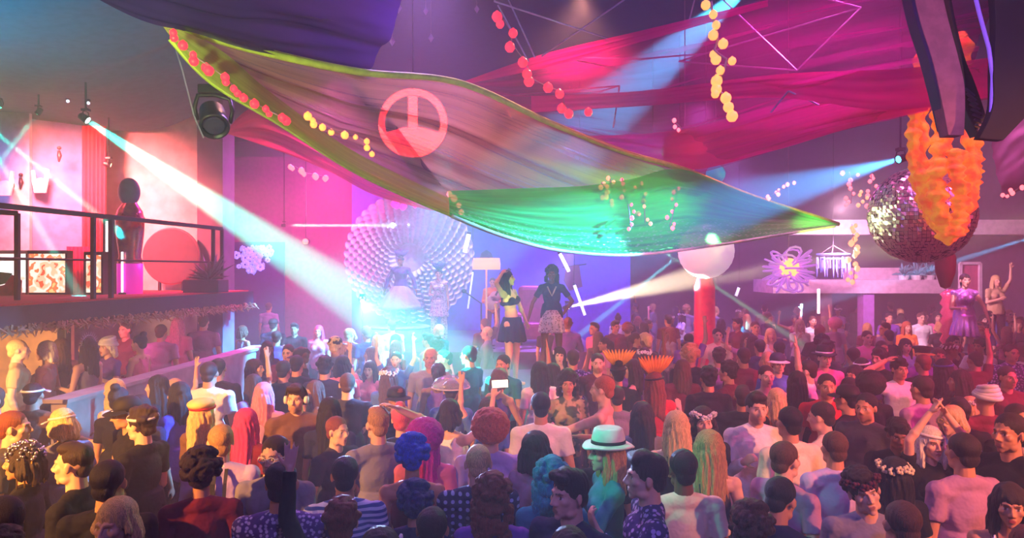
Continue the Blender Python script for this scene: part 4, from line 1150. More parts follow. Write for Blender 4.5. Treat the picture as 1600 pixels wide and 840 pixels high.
def garment(P, J, kind, voxel):
    """tee / long / tank / bare / dress / shirt tops and trousers / skirt / shorts below"""
    fem = P.get('fem', False); pr = Prim(); R = J['lean']; k = .86 if fem else 1.0
    g = .013 if kind in ('tee', 'tank', 'dress', 'bra') else .017
    if kind in ('tee', 'long', 'tank', 'dress', 'jacket'):
        gg = g + (.01 if kind == 'jacket' else 0)
        torso(pr, J, fem, gg, True) if kind != 'tank' else torso_tank(pr, J, fem, gg)
        if kind != 'tank': pr.lathe((0, -.012, 0), [(.150 + gg, .875), (.158 + gg, .90), (.156 + gg, .97), (.142 + gg, 1.06), (.135, 1.14)], 30, Matrix.Diagonal((1.10, .84, 1)))
        for s in 'RL':
            sh, el, wr = J['sh' + s], J['el' + s], J['wr' + s]
            if kind == 'tee':
                e = sh.lerp(el, .62); pr.tube([sh, sh.lerp(el, .3), e], [.052 * k + .012, .058 * k, .060 * k], 16); pr.ball(sh, .055 * k + .010)
            elif kind in ('long', 'jacket'):
                a = .004 if kind == 'long' else .014
                pr.cone(sh, el, .056 * k + a, .048 * k + a); pr.tube([el, el.lerp(wr, .5), el.lerp(wr, .95)], [.048 * k + a, .044 * k + a, .036 * k + a], 16)
        if kind == 'dress':
            p = J['pelvis']; pr.tube([p + Vector((0, 0, .05)), p + Vector((0, 0, -.1)), p + Vector((0, 0, -.32))], [.16, .19, .235], 28)
        if kind in ('long', 'jacket') and not fem:
            pr.tube([J['neck'] + R @ Vector((0, -.008, -.02)), J['neck'] + R @ Vector((0, -.004, .028))], [.075, .066], 20)
    elif kind == 'bra':
        c = J['chest']; 
        for s in (1, -1): pr.ball(c + R @ Vector((s * .070, .088, .02)), (.064, .056, .060), R)
        pr.tube([c + R @ Vector((0, 0, -.045)), c + R @ Vector((0, 0, -.0)), c + R @ Vector((0, 0, .015))], [.14, .145, .142], 30)
    elif kind in ('trousers', 'shorts'):
        pr.ball(J['pelvis'], ((.162 if fem else .154) + .012, .117, .105)); 
        for s in (1, -1): pr.ball(J['pelvis'] + Vector((s * .07, -.055, -.035)), (.097, .087, .095))
        for s in 'RL':
            hp, kn, an = J['hp' + s], J['kn' + s], J['an' + s]
            pr.cone(hp, kn if kind == 'trousers' else hp.lerp(kn, .5), .100, .072 if kind == 'trousers' else .096)
            if kind == 'trousers': pr.tube([kn + Vector((0, 0, .02)), kn.lerp(an, .3) + Vector((0, -.012, 0)), an], [.078, .078, .062], 16)
    elif kind == 'skirt':
        p = J['pelvis']; pr.tube([p + Vector((0, 0, .10)), p + Vector((0, 0, -.05)), p + Vector((0, 0, -.26))], [.135, .185, .215], 28)
    me = fuse(pr, voxel, 2, kind)
    V = verts(me); N_ = vnormals(me)
    d = .0045 * wob(V, 26, 3, 8, (1, 1, .55)) + .0025 * wob(V, 60, 9, 6)
    if kind in ('dress', 'skirt'):
        a = np.arctan2(V[:, 1], V[:, 0]); low = np.clip((.98 - V[:, 2]) / .3, 0, 1); d = d + low * .014 * np.sin(a * 13)
    setverts(me, V + N_ * d[:, None])
    return me

def torso_tank(pr, J, fem, g):
    R = J['lean']; c = J['chest']; k = .90 if fem else 1.0
    pr.ball(c + R @ Vector((0, .0, -.01)), (.145 * k + g, .098 * k + g, .165 + g), R)
    for s in (1, -1):
        pr.ball(c + R @ Vector((s * .070, .080, .02)), (.058 + g, .052 + g, .058 + g))
        pr.tube([c + R @ Vector((s * .075, .09, .05)), c + R @ Vector((s * .082, .04, .175)), c + R @ Vector((s * .07, -.07, .14)), c + R @ Vector((s * .06, -.09, .04))], .016, 8)
    pr.ball(J['belly'], (.120 + g, .092 + g, .150 + g), R)
    pr.ball(J['pelvis'], (.158 + g, .105 + g, .10 + g))

# ---- hair, in head space
def hair_mesh(kind, voxel=.0065, seed=0):
    pr = Prim(); rr = random.Random(hash(kind) % 97 if False else sum(map(ord, kind)) + seed)
    B = pr.ball; C = pr.cone
    def cap(g=0.0, nape=True, top=0):
        B((0, -.026, .044), (.083 + g, .097 + g, .086 + g))
        if nape: B((0, -.066, -.022), (.060 + g * .5, .048 + g * .5, .055))
        if top: B((0, .012, .098), (.064, .066, .030 + top))
    amp, f, st = .004, 60, (1, 1, .4)
    if kind == 'short': cap(.0); amp = .003
    elif kind == 'buzz': B((0, -.022, .038), (.0785, .0965, .0885)); B((0, -.07, -.02), (.055, .042, .045)); amp = .0008
    elif kind == 'fade': cap(-.004, True, .008); amp = .003
    elif kind == 'quiff': cap(.002, True, .018); C((-.04, .055, .098), (.04, .06, .102), .026, .028); amp = .005
    elif kind == 'messy':
        cap(.006, True, .012); amp = .009; f = 55; st = (1, 1, 1)
        for i in range(30):
            a = rr.uniform(0, 6.28); e = rr.uniform(-.1, 1.5); d = Vector((math.cos(a) * math.cos(e) * .085, math.sin(a) * math.cos(e) * .095 - .03, .045 + math.sin(e) * .09))
            if d.y > .045 and d.z < .07: continue
            B(d, (.024, .024, .020))
    elif kind in ('curly', 'curlylong'):
        cap(.006); amp = .006; f = 90; st = (1, 1, 1)
        for i in range(90):
            a = rr.uniform(0, 6.28); e = rr.uniform(-.5, 1.5); d = Vector((math.cos(a) * math.cos(e) * .098, math.sin(a) * math.cos(e) * .105 - .035, .045 + math.sin(e) * .10))
            if d.y > .03 and d.z < .075: continue
            B(d, (.023,) * 3)
        if kind == 'curlylong':
            for i in range(80):
                a = rr.uniform(PI * .95, PI * 2.05); z_ = rr.uniform(-.26, .0); B((math.cos(a) * .10, math.sin(a) * .075 - .03, z_), (.028,) * 3)
    elif kind in ('long', 'straight', 'bob', 'wavy'):
        cap(.006); zl = {'long': -.25, 'straight': -.34, 'bob': -.11, 'wavy': -.30}[kind]
        amp = .005 if kind != 'wavy' else .010; f = 70 if kind != 'wavy' else 34; st = (1, 1, .12 if kind != 'wavy' else .7)
        C((0, -.075, -.0), (0, -.085, zl + .03), .065, .055)
        for s in (1, -1):
            C((s * .060, -.030, .02), (s * .085, -.045, zl + .05), .040, .040)
            C((s * .072, .012, .03), (s * .088, .012, zl + .09), .019, .020)
            C((s * .035, -.085, -.02), (s * .05, -.095, zl), .045, .035)
    elif kind == 'ponytail':
        cap(.002); B((0, -.125, .055), (.022,) * 3)
        pr.tube([(0, -.125, .06), (0, -.165, .02), (0, -.16, -.08), (0, -.145, -.2)], [.02, .034, .032, .008], 12); st = (1, 1, .2)
    elif kind == 'bun': cap(.002); B((0, -.075, .135), (.046, .046, .040)); st = (1, 1, .3)
    elif kind == 'afro':
        B((0, -.040, .050), (.122, .122, .112)); amp = .008; f = 55; st = (1, 1, 1)
        for i in range(260):
            z_ = 1 - 2 * (i + .5) / 260; a = i * 2.39996; q = math.sqrt(1 - z_ * z_)
            d = Vector((q * math.cos(a) * .122, q * math.sin(a) * .122 - .04, .052 + z_ * .112))
            if d.y > .05 and d.z < .08: continue
            B(d, (.020,) * 3, None, 8, 6)
    elif kind == 'balding': 
        for s in (1, -1): B((s * .045, -.035, .0), (.040, .078, .045))
        B((0, -.075, -.005), (.062, .045, .06)); amp = .002
    me = fuse(pr, voxel, 2, 'hair')
    V = verts(me); N_ = vnormals(me)
    d = amp * wob(V, f, 0, 10, st) + amp * .6 * wob(V, f * 2.3, 7, 8, st)
    if kind in ('long', 'straight', 'bob', 'wavy', 'ponytail'):      # locks
        a = np.arctan2(V[:, 1] + .035, V[:, 0]); low = np.clip((.10 - V[:, 2]) / .12, 0, 1)
        d = d + low * (.0045 * np.sin(a * 17 + 9 * V[:, 2] + 2 * np.sin(V[:, 2] * 14)) + .003 * np.sin(a * 41 + 1.7 * np.sin(V[:, 2] * 30)))
        end = np.clip((-.10 - V[:, 2]) / .2, 0, 1); V[:, 2] += end * .05 * wob(V, 30, 5, 5, (1, 1, .05)); V[:, 0] *= 1 - .12 * end
    setverts(me, V + N_ * d[:, None])
    return me

# ---- headgear and other worn things, in head space; each returns a list of (name, mesh, material)
def fl_ring(n, rad, r, z, yc=-.02, front=False):
    mb = MB()
    for i in range(n):
        a = 2 * PI * i / n
        c = Vector((math.cos(a) * rad * .82, math.sin(a) * rad + yc, z + .012 * math.sin(a * 3)))
        for k in range(5):
            b = k * 2 * PI / 5; mb.sphere(c + Vector((math.cos(b) * r * .6, math.sin(b) * r * .3, math.sin(b) * r * .6)), (r * .5, r * .42, r * .5), 7, 5)
    return mb
def gear(kind, c1=None, c2=None):
    c1 = c1 or rgb(230, 225, 225); c2 = c2 or rgb(40, 35, 45)
    key = lambda s, c: mat('gear %s %.2f %.2f %.2f' % ((s,) + tuple(c[:3])), c, .7)
    if kind == 'fedora':
        m = MB().lathe((0, -.02, .066), [(.094, 0), (.100, .004), (.096, .05), (.084, .098), (.070, .108), (.03, .094), (0, .090)], 32)
        br = MB().lathe((0, -.02, .062), [(.09, .0), (.145, -.008), (.152, .004), (.146, .007), (.095, .012)], 36)
        bd = MB().lathe((0, -.02, .072), [(.1005, 0), (.1015, .0), (.1000, .022), (.0985, .022)], 32)
        m.v = [(x, y * 1.14, z) for x, y, z in m.v]; br.v = [(x, y * 1.14, z - .5 * max(0, abs(y + .02) - .11) ) for x, y, z in br.v]; bd.v = [(x, y * 1.14, z) for x, y, z in bd.v]
        return [('hat', m, key('felt', c1)), ('hat_brim', br, key('felt', c1)), ('hat_band', bd, key('band', c2))]
    if kind == 'cap' or kind == 'peaked':
        m = MB().lathe((0, -.02, .040), [(.090, 0), (.094, .03), (.080, .075), (.05, .098), (0, .104)], 28) if kind == 'cap' else MB().lathe((0, -.02, .05), [(.092, 0), (.094, .035), (.128, .06), (.12, .075), (.06, .085), (0, .08)], 30)
        m.v = [(x, y * 1.14, z) for x, y, z in m.v]
        pk_ = MB(); vs = []
        for i in range(13):
            a = PI * (i / 12); 
            for r_, dz in ((.092, 0), (.155, -.018), (.155, -.023), (.092, -.006)): vs.append((math.cos(a) * r_ * .86, math.sin(a) * r_ + .006, .050 + dz))
        fs = []
        for i in range(12):
            for k in range(4): fs.append((i * 4 + k, i * 4 + (k + 1) % 4, i * 4 + 4 + (k + 1) % 4, i * 4 + 4 + k))
        pk_.add(vs, fs + [(0, 1, 2, 3), (51, 50, 49, 48)])
        return [('hat', m, key('cap', c1)), ('hat_peak', pk_, key('peak', c2))]
    if kind == 'visor':
        return [gear('cap', c1, c1)[1], ('visor_band', MB().tube([(math.cos(t * PI / 14) * .086, math.sin(t * PI / 14) * .1 - .02, .056) for t in range(28)], .011, 6, closed=True), key('cap', c1))]
    if kind == 'beret':
        m = MB().sphere((0, -.035, .098), (.108, .118, .050), 26, 12)
        b = MB().tube([(math.cos(t * PI / 14) * .086, math.sin(t * PI / 14) * .102 - .02, .066) for t in range(28)], .016, 7, closed=True)
        return [('hat', m, key('beret', c1)), ('hat_band', b, key('beret band', c2))]
    if kind == 'turban':
        m = MB()
        for i in range(4): m.tube([(math.cos(t * PI / 14) * (.094 - i * .012), math.sin(t * PI / 14) * (.112 - i * .012) - .03, .045 + i * .026 + .014 * math.sin(t * PI / 14 + i)) for t in range(28)], .024, 8, closed=True)
        m.sphere((0, -.03, .10), (.075, .085, .05))
        return [('headwrap', m, key('turban', c1))]
    if kind == 'band':
        return [('headband', MB().tube([(math.cos(t * PI / 16) * .088, math.sin(t * PI / 16) * .103 - .022, .062 + .012 * math.cos(t * PI / 16 * 1)) for t in range(32)], .011, 6, closed=True), key('band', c1))]
    if kind == 'flowers':
        return [('flower_crown', fl_ring(13, .108, .026, .066), key('petals', c1)), ('crown_stem', MB().tube([(math.cos(t * PI / 12) * .088, math.sin(t * PI / 12) * .105 - .02, .064) for t in range(24)], .006, 5, closed=True), key('stem', c2))]
    if kind == 'flower':
        m = MB()
        for k in range(6): m.sphere((.085, .01 + .02 * math.cos(k * PI / 3), .055 + .02 * math.sin(k * PI / 3)), (.010, .014, .014), 8, 6)
        return [('flower', m, key('petals', c1))]
    if kind == 'glasses':
        m = MB()
        for s in (1, -1):
            m.tube([(s * .032 + math.cos(t * PI / 8) * .022, .098, .006 + math.sin(t * PI / 8) * .017) for t in range(16)], .0028, 5, closed=True)
            m.tube([(s * .054, .096, .010), (s * .080, .03, .010), (s * .082, -.01, .004)], .003, 5)
        m.tube([(-.011, .1, .009), (.011, .1, .009)], .003, 5)
        return [('glasses', m, key('frame', c2))]
    if kind == 'headphones':
        m = MB().tube([(math.cos(t * PI / 16) * .096, -.01, .01 + math.sin(t * PI / 16) * .128) for t in range(17)], .008, 7)
        e = MB()
        for s in (1, -1): e.lathe((s * .088, -.008, -.004), [(.034, -.012), (.036, .0), (.034, .014), (.0, .016)], 18, Matrix.Rotation(s * PI / 2, 3, 'Y'))
        return [('headphone_band', m, key('phones', c2)), ('ear_cup', e, key('cups', c1))]
    if kind == 'sequins':
        m = MB(); rr = random.Random(3)
        for i in range(110):
            z_ = rr.uniform(-.15, 1); a = rr.uniform(0, 6.28); q = math.sqrt(max(0, 1 - z_ * z_))
            p = Vector((q * math.cos(a) * .094, q * math.sin(a) * .110 - .022, .045 + z_ * .092))
            if p.y > .075 and p.z < .05: continue
            m.sphere(p, rr.uniform(.007, .014), 7, 5)
        dr = MB()
        for i in range(9):
            a = PI + PI * i / 8; dr.tube([(math.cos(a) * .095, math.sin(a) * .1 - .02, .02), (math.cos(a) * .1, math.sin(a) * .11 - .02, -.14)], .005, 5)
        return [('sequin_cap', m, mat('silver sequins', c1, .2, .9)), ('bead_fringe', dr, mat('gold beads', c2, .3, .8))]
    if kind == 'plume':
        m = MB()
        for i in range(11):
            a = -.9 + 1.8 * i / 10; m.tube([(math.sin(a) * .05, -.02, .10), (math.sin(a) * .16, -.05, .20), (math.sin(a) * .24, -.09, .25 + .05 * math.cos(a))], [.012, .026, .004], 7)
        return [('plumes', m, key('plume', c1)), gear('band', c2)[0]]
    if kind == 'starhead':
        m = MB()
        for i in range(15):
            a = PI * i / 14; m.tube([(math.cos(a) * .09, -.03, .05 + math.sin(a) * .09), (math.cos(a) * .165, -.03, .05 + math.sin(a) * .16)], [.006, .002], 5)
        m.tube([(math.cos(t * PI / 14) * .115, -.03, .05 + math.sin(t * PI / 14) * .115) for t in range(15)], .006, 5)
        return [('halo_headdress', m, mat('silver halo', c1, .3, .8))]
    if kind == 'shower':     # clear domed hat
        m = MB().lathe((0, -.03, .03), [(.12, 0), (.19, .02), (.20, .05), (.15, .11), (.07, .14), (0, .145)], 30)
        mm_ = MATS.get('clear plastic')
        if mm_ is None: mm_ = mat('clear plastic', rgb(200, 200, 255), .2, alpha=.35)
        return [('clear_hat', m, mm_), ('hat_rim', MB().tube([(math.cos(t * PI / 16) * .195, math.sin(t * PI / 16) * .195 - .03, .052) for t in range(32)], .007, 6, closed=True), key('rim', c1))]
    if kind == 'crown':
        m = MB().lathe((0, -.02, .062), [(.085, 0), (.092, .0), (.100, .05), (.094, .05)], 30)
        for i in range(9):
            a = 2 * PI * i / 9; m.lathe((math.cos(a) * .096, math.sin(a) * .096 - .02, .11), [(.014, 0), (.008, .03), (0, .05)], 8)
        return [('crown', m, key('crown', c1))]
    return []

# ---- skin and hair materials
def skin_mat(name, base, hair, beard=0.0, lip=rgb(150, 60, 60)):
    k = 'skin ' + name
    if k in MATS: return MATS[k]
    m = bpy.data.materials.new(k); t, N, L, b = nt(m)
    b.inputs['Roughness'].default_value = .5; b.inputs['Specular IOR Level'].default_value = .35
    at_ = N.new('ShaderNodeAttribute'); at_.attribute_name = 'face'
    sp_ = N.new('ShaderNodeSeparateColor'); L.new(at_.outputs['Color'], sp_.inputs[0])
    tc = N.new('ShaderNodeTexCoord'); nz = N.new('ShaderNodeTexNoise'); nz.inputs['Scale'].default_value = 30; L.new(tc.outputs['Object'], nz.inputs['Vector'])
    m0 = N.new('ShaderNodeMix'); m0.data_type = 'RGBA'; m0.inputs[6].default_value = base; m0.inputs[7].default_value = tuple(c * .86 for c in base[:3]) + (1,)
    L.new(nz.outputs[0], m0.inputs[0]); cur = m0.outputs[2]
    def over(fac, col, k_=1.0):
        nonlocal cur
        mx = N.new('ShaderNodeMix'); mx.data_type = 'RGBA'
        mu = N.new('ShaderNodeMath'); mu.operation = 'MULTIPLY'; mu.inputs[1].default_value = k_; L.new(fac, mu.inputs[0])
        L.new(mu.outputs[0], mx.inputs[0]); L.new(cur, mx.inputs[6]); mx.inputs[7].default_value = col; cur = mx.outputs[2]
    if beard: over(sp_.outputs[2], hair, beard * .5)
    over(sp_.outputs[0], lip, .8)
    over(at_.outputs['Alpha'], rgb(225, 215, 210), .75)
    over(sp_.outputs[1], tuple(c * .6 for c in hair[:3]) + (1,), .9)
    L.new(cur, b.inputs['Base Color'])
    MATS[k] = m
    return m
def hair_mat(name, c, c2=None, rough=.55):
    k = 'hair ' + name
    if k in MATS: return MATS[k]
    m = bpy.data.materials.new(k); t, N, L, b = nt(m)
    b.inputs['Roughness'].default_value = rough; b.inputs['Specular IOR Level'].default_value = .4
    tc = N.new('ShaderNodeTexCoord'); mp = N.new('ShaderNodeMapping'); mp.inputs['Scale'].default_value = (150, 150, 9); L.new(tc.outputs['Object'], mp.inputs[0])
    nz = N.new('ShaderNodeTexNoise'); nz.inputs['Scale'].default_value = 2.2; nz.inputs['Detail'].default_value = 3; L.new(mp.outputs[0], nz.inputs['Vector'])
    mx = N.new('ShaderNodeMix'); mx.data_type = 'RGBA'; mx.inputs[6].default_value = tuple(v * .6 for v in c[:3]) + (1,); mx.inputs[7].default_value = c2 or tuple(min(1, v * 1.35) for v in c[:3]) + (1,)
    mr = N.new('ShaderNodeMapRange'); mr.inputs[1].default_value = .35; mr.inputs[2].default_value = .65; L.new(nz.outputs[0], mr.inputs[0])
    L.new(mr.outputs[0], mx.inputs[0]); L.new(mx.outputs[2], b.inputs['Base Color'])
    bp = N.new('ShaderNodeBump'); bp.inputs['Strength'].default_value = .7; bp.inputs['Distance'].default_value = .01; L.new(nz.outputs[0], bp.inputs['Height']); L.new(bp.outputs[0], b.inputs['Normal'])
    MATS[k] = m
    return m

HC = {'black': rgb(30, 24, 28), 'dark': rgb(52, 36, 34), 'brown': rgb(92, 60, 44), 'auburn': rgb(130, 62, 40), 'ginger': rgb(180, 90, 50), 'blond': rgb(225, 185, 125), 'platinum': rgb(240, 228, 205),
      'grey': rgb(170, 165, 160), 'pink': rgb(245, 60, 130), 'magenta': rgb(240, 20, 170), 'blue': rgb(20, 70, 220), 'navy': rgb(25, 30, 110), 'teal': rgb(25, 140, 175), 'coral': rgb(250, 110, 75), 'rainbow': rgb(250, 90, 110), 'rose': rgb(235, 130, 160), 'sandy': rgb(190, 140, 90)}
SK = {'fair': rgb(232, 180, 150), 'tan': rgb(205, 145, 110), 'olive': rgb(180, 125, 92), 'brown': rgb(125, 80, 60)}
CC = {'black': rgb(26, 24, 30), 'navy': rgb(34, 36, 74), 'white': rgb(235, 228, 225), 'cream': rgb(232, 214, 185), 'grey': rgb(130, 125, 140), 'charcoal': rgb(62, 58, 68), 'maroon': rgb(110, 28, 50), 'red': rgb(205, 36, 52), 'mauve': rgb(170, 125, 165),
      'teal': rgb(40, 130, 150), 'pink': rgb(230, 120, 160), 'blue': rgb(80, 110, 185), 'brown': rgb(105, 72, 55), 'olive': rgb(110, 105, 75), 'orange': rgb(240, 130, 50), 'yellow': rgb(245, 200, 70), 'purple': rgb(110, 65, 160), 'silver': rgb(190, 185, 215), 'sand': rgb(200, 165, 125), 'lilac': rgb(190, 165, 215)}
PATT = {'floral': ('floral', rgb(60, 45, 110), rgb(190, 170, 225), 15), 'whitefloral': ('floral', rgb(90, 65, 130), rgb(205, 190, 225), 20), 'plaid': ('plaid', rgb(40, 45, 80), rgb(175, 185, 215), 7), 'stripes': ('stripe', rgb(210, 215, 235), rgb(60, 85, 150), 9),
        'camo': ('camo', rgb(70, 85, 55), rgb(175, 155, 115), 9), 'sequin': ('sequin', rgb(160, 140, 190), rgb(240, 220, 250), 6), 'silverdress': ('sequin', rgb(150, 120, 240), rgb(250, 160, 240), 8), 'lace': ('floral', rgb(225, 215, 235), rgb(150, 140, 170), 12), 'leopard': ('floral', rgb(175, 120, 80), rgb(45, 30, 30), 11)}
def cmat(c):
    if c in PATT:
        k, a, b2, s = PATT[c]; return cloth_mat('cloth ' + c, a, b2, k, s)
    return cloth_mat('cloth ' + c, CC[c])

CACHE = {}
def proto(P, tops, res):
    key = tuple(sorted((k, v) for k, v in P.items())) + (res,)
    if key not in CACHE:
        J = skeleton(P); CACHE[key] = {'J': J, 'P': P, 'body': body_mesh(P, J, {0: .0062, 1: .0095, 2: .013}[res])}
    d = CACHE[key]
    for t in tops:
        if t and t not in d: d[t] = garment(P, d['J'], t, {0: .011, 1: .014, 2: .018}[res])
    return d
HAIRC = {}
def hairm(kind, res):
    k = (kind, min(res, 1))
    if k not in HAIRC: HAIRC[k] = hair_mesh(kind, .0062 if res == 0 else .010)
    return HAIRC[k]
GEARC = {}
def gearm(kind, c1, c2):
    k = (kind, c1, c2)
    if k not in GEARC: GEARC[k] = [(n, mb.mesh(n), m) for n, mb, m in gear(kind, c1, c2)]
    return GEARC[k]

NP_ = [0]
def person(x, y, z, yaw, P, h=1.75, hair='short', hc='dark', skin='tan', top='tee', tc='black', bot='trousers', bc='black', gears=(), beard=0.0, label='', group=None, res=1):
    d = proto(P, (top, bot), res)
    fem = P.get('fem', False)
    sm = skin_mat('%s %s %s' % (skin, hc if hc in ('black', 'dark', 'brown', 'ginger', 'blond', 'grey') else 'dark', 'b' if beard else ('f' if fem else 'm')), SK[skin], HC[hc] if hc in ('black', 'dark', 'brown', 'ginger', 'blond', 'grey') else HC['dark'], beard, rgb(165, 40, 60) if fem else rgb(150, 75, 70))
    o = link('person', d['body'], sm, None, True, (x, y, z)); o.rotation_euler = (0, 0, math.radians(yaw)); s = h / 1.75; o.scale = (s, s, s)
    tag(o, label, 'person', group)
    if top: link({'tee': 't_shirt', 'long': 'shirt', 'tank': 'tank_top', 'dress': 'dress', 'jacket': 'jacket', 'bra': 'bikini_top'}[top], d[top], cmat(tc), o)
    if bot: link(bot, d[bot], cmat(bc), o)
    HM = d['J']['headM']
    if hair:
        hb = link('hair', hairm(hair, res), hair_mat(hc, HC[hc], HC['yellow_'] if False else None), o); hb.matrix_local = HM
    for gk in gears:
        kind, c1, c2 = (tuple(gk) + (None, None))[:3]
        for n, me, m in gearm(kind, c1, c2):
            q = link(n, me, m, o, n not in ('hat_peak',)); q.matrix_local = HM
    NP_[0] += 1
    return o, d
# ================================================================== THE CROWD
POSE = {'s': dict(l='down', r='downb'), 'b': dict(l='bent', r='bent'), 'd': dict(l='down', r='drink'), 'dn': dict(l='out', r='out', lean=4), 'u': dict(l='down', r='up'),
        'ul': dict(l='up', r='bent'), 'c': dict(l='clap', r='clap', lean=-3), 'ph': dict(l='down', r='phone'), 'rc': dict(l='reach', r='bent'), 'f': dict(l='face', r='down'), 'fr': dict(l='down', r='face'),
        'hd': dict(l='bent', r='head'), 'hp': dict(l='hip', r='hip'), 'ch': dict(l='chest', r='chest'), 'uu': dict(l='up', r='up', lean=-3), 'ub': dict(l='bent', r='upbent')}
def getpose(code, fem):
    q = code.split(':'); P = dict(POSE[q[0]])
    for t in q[1:]:
        P[{'h': 'hyaw', 'p': 'pitch', 'r': 'roll', 'k': 'lean', 't': 'twist', 'i': 'side'}[t[0]]] = int(t[1:])
    if fem: P['fem'] = True
    return P
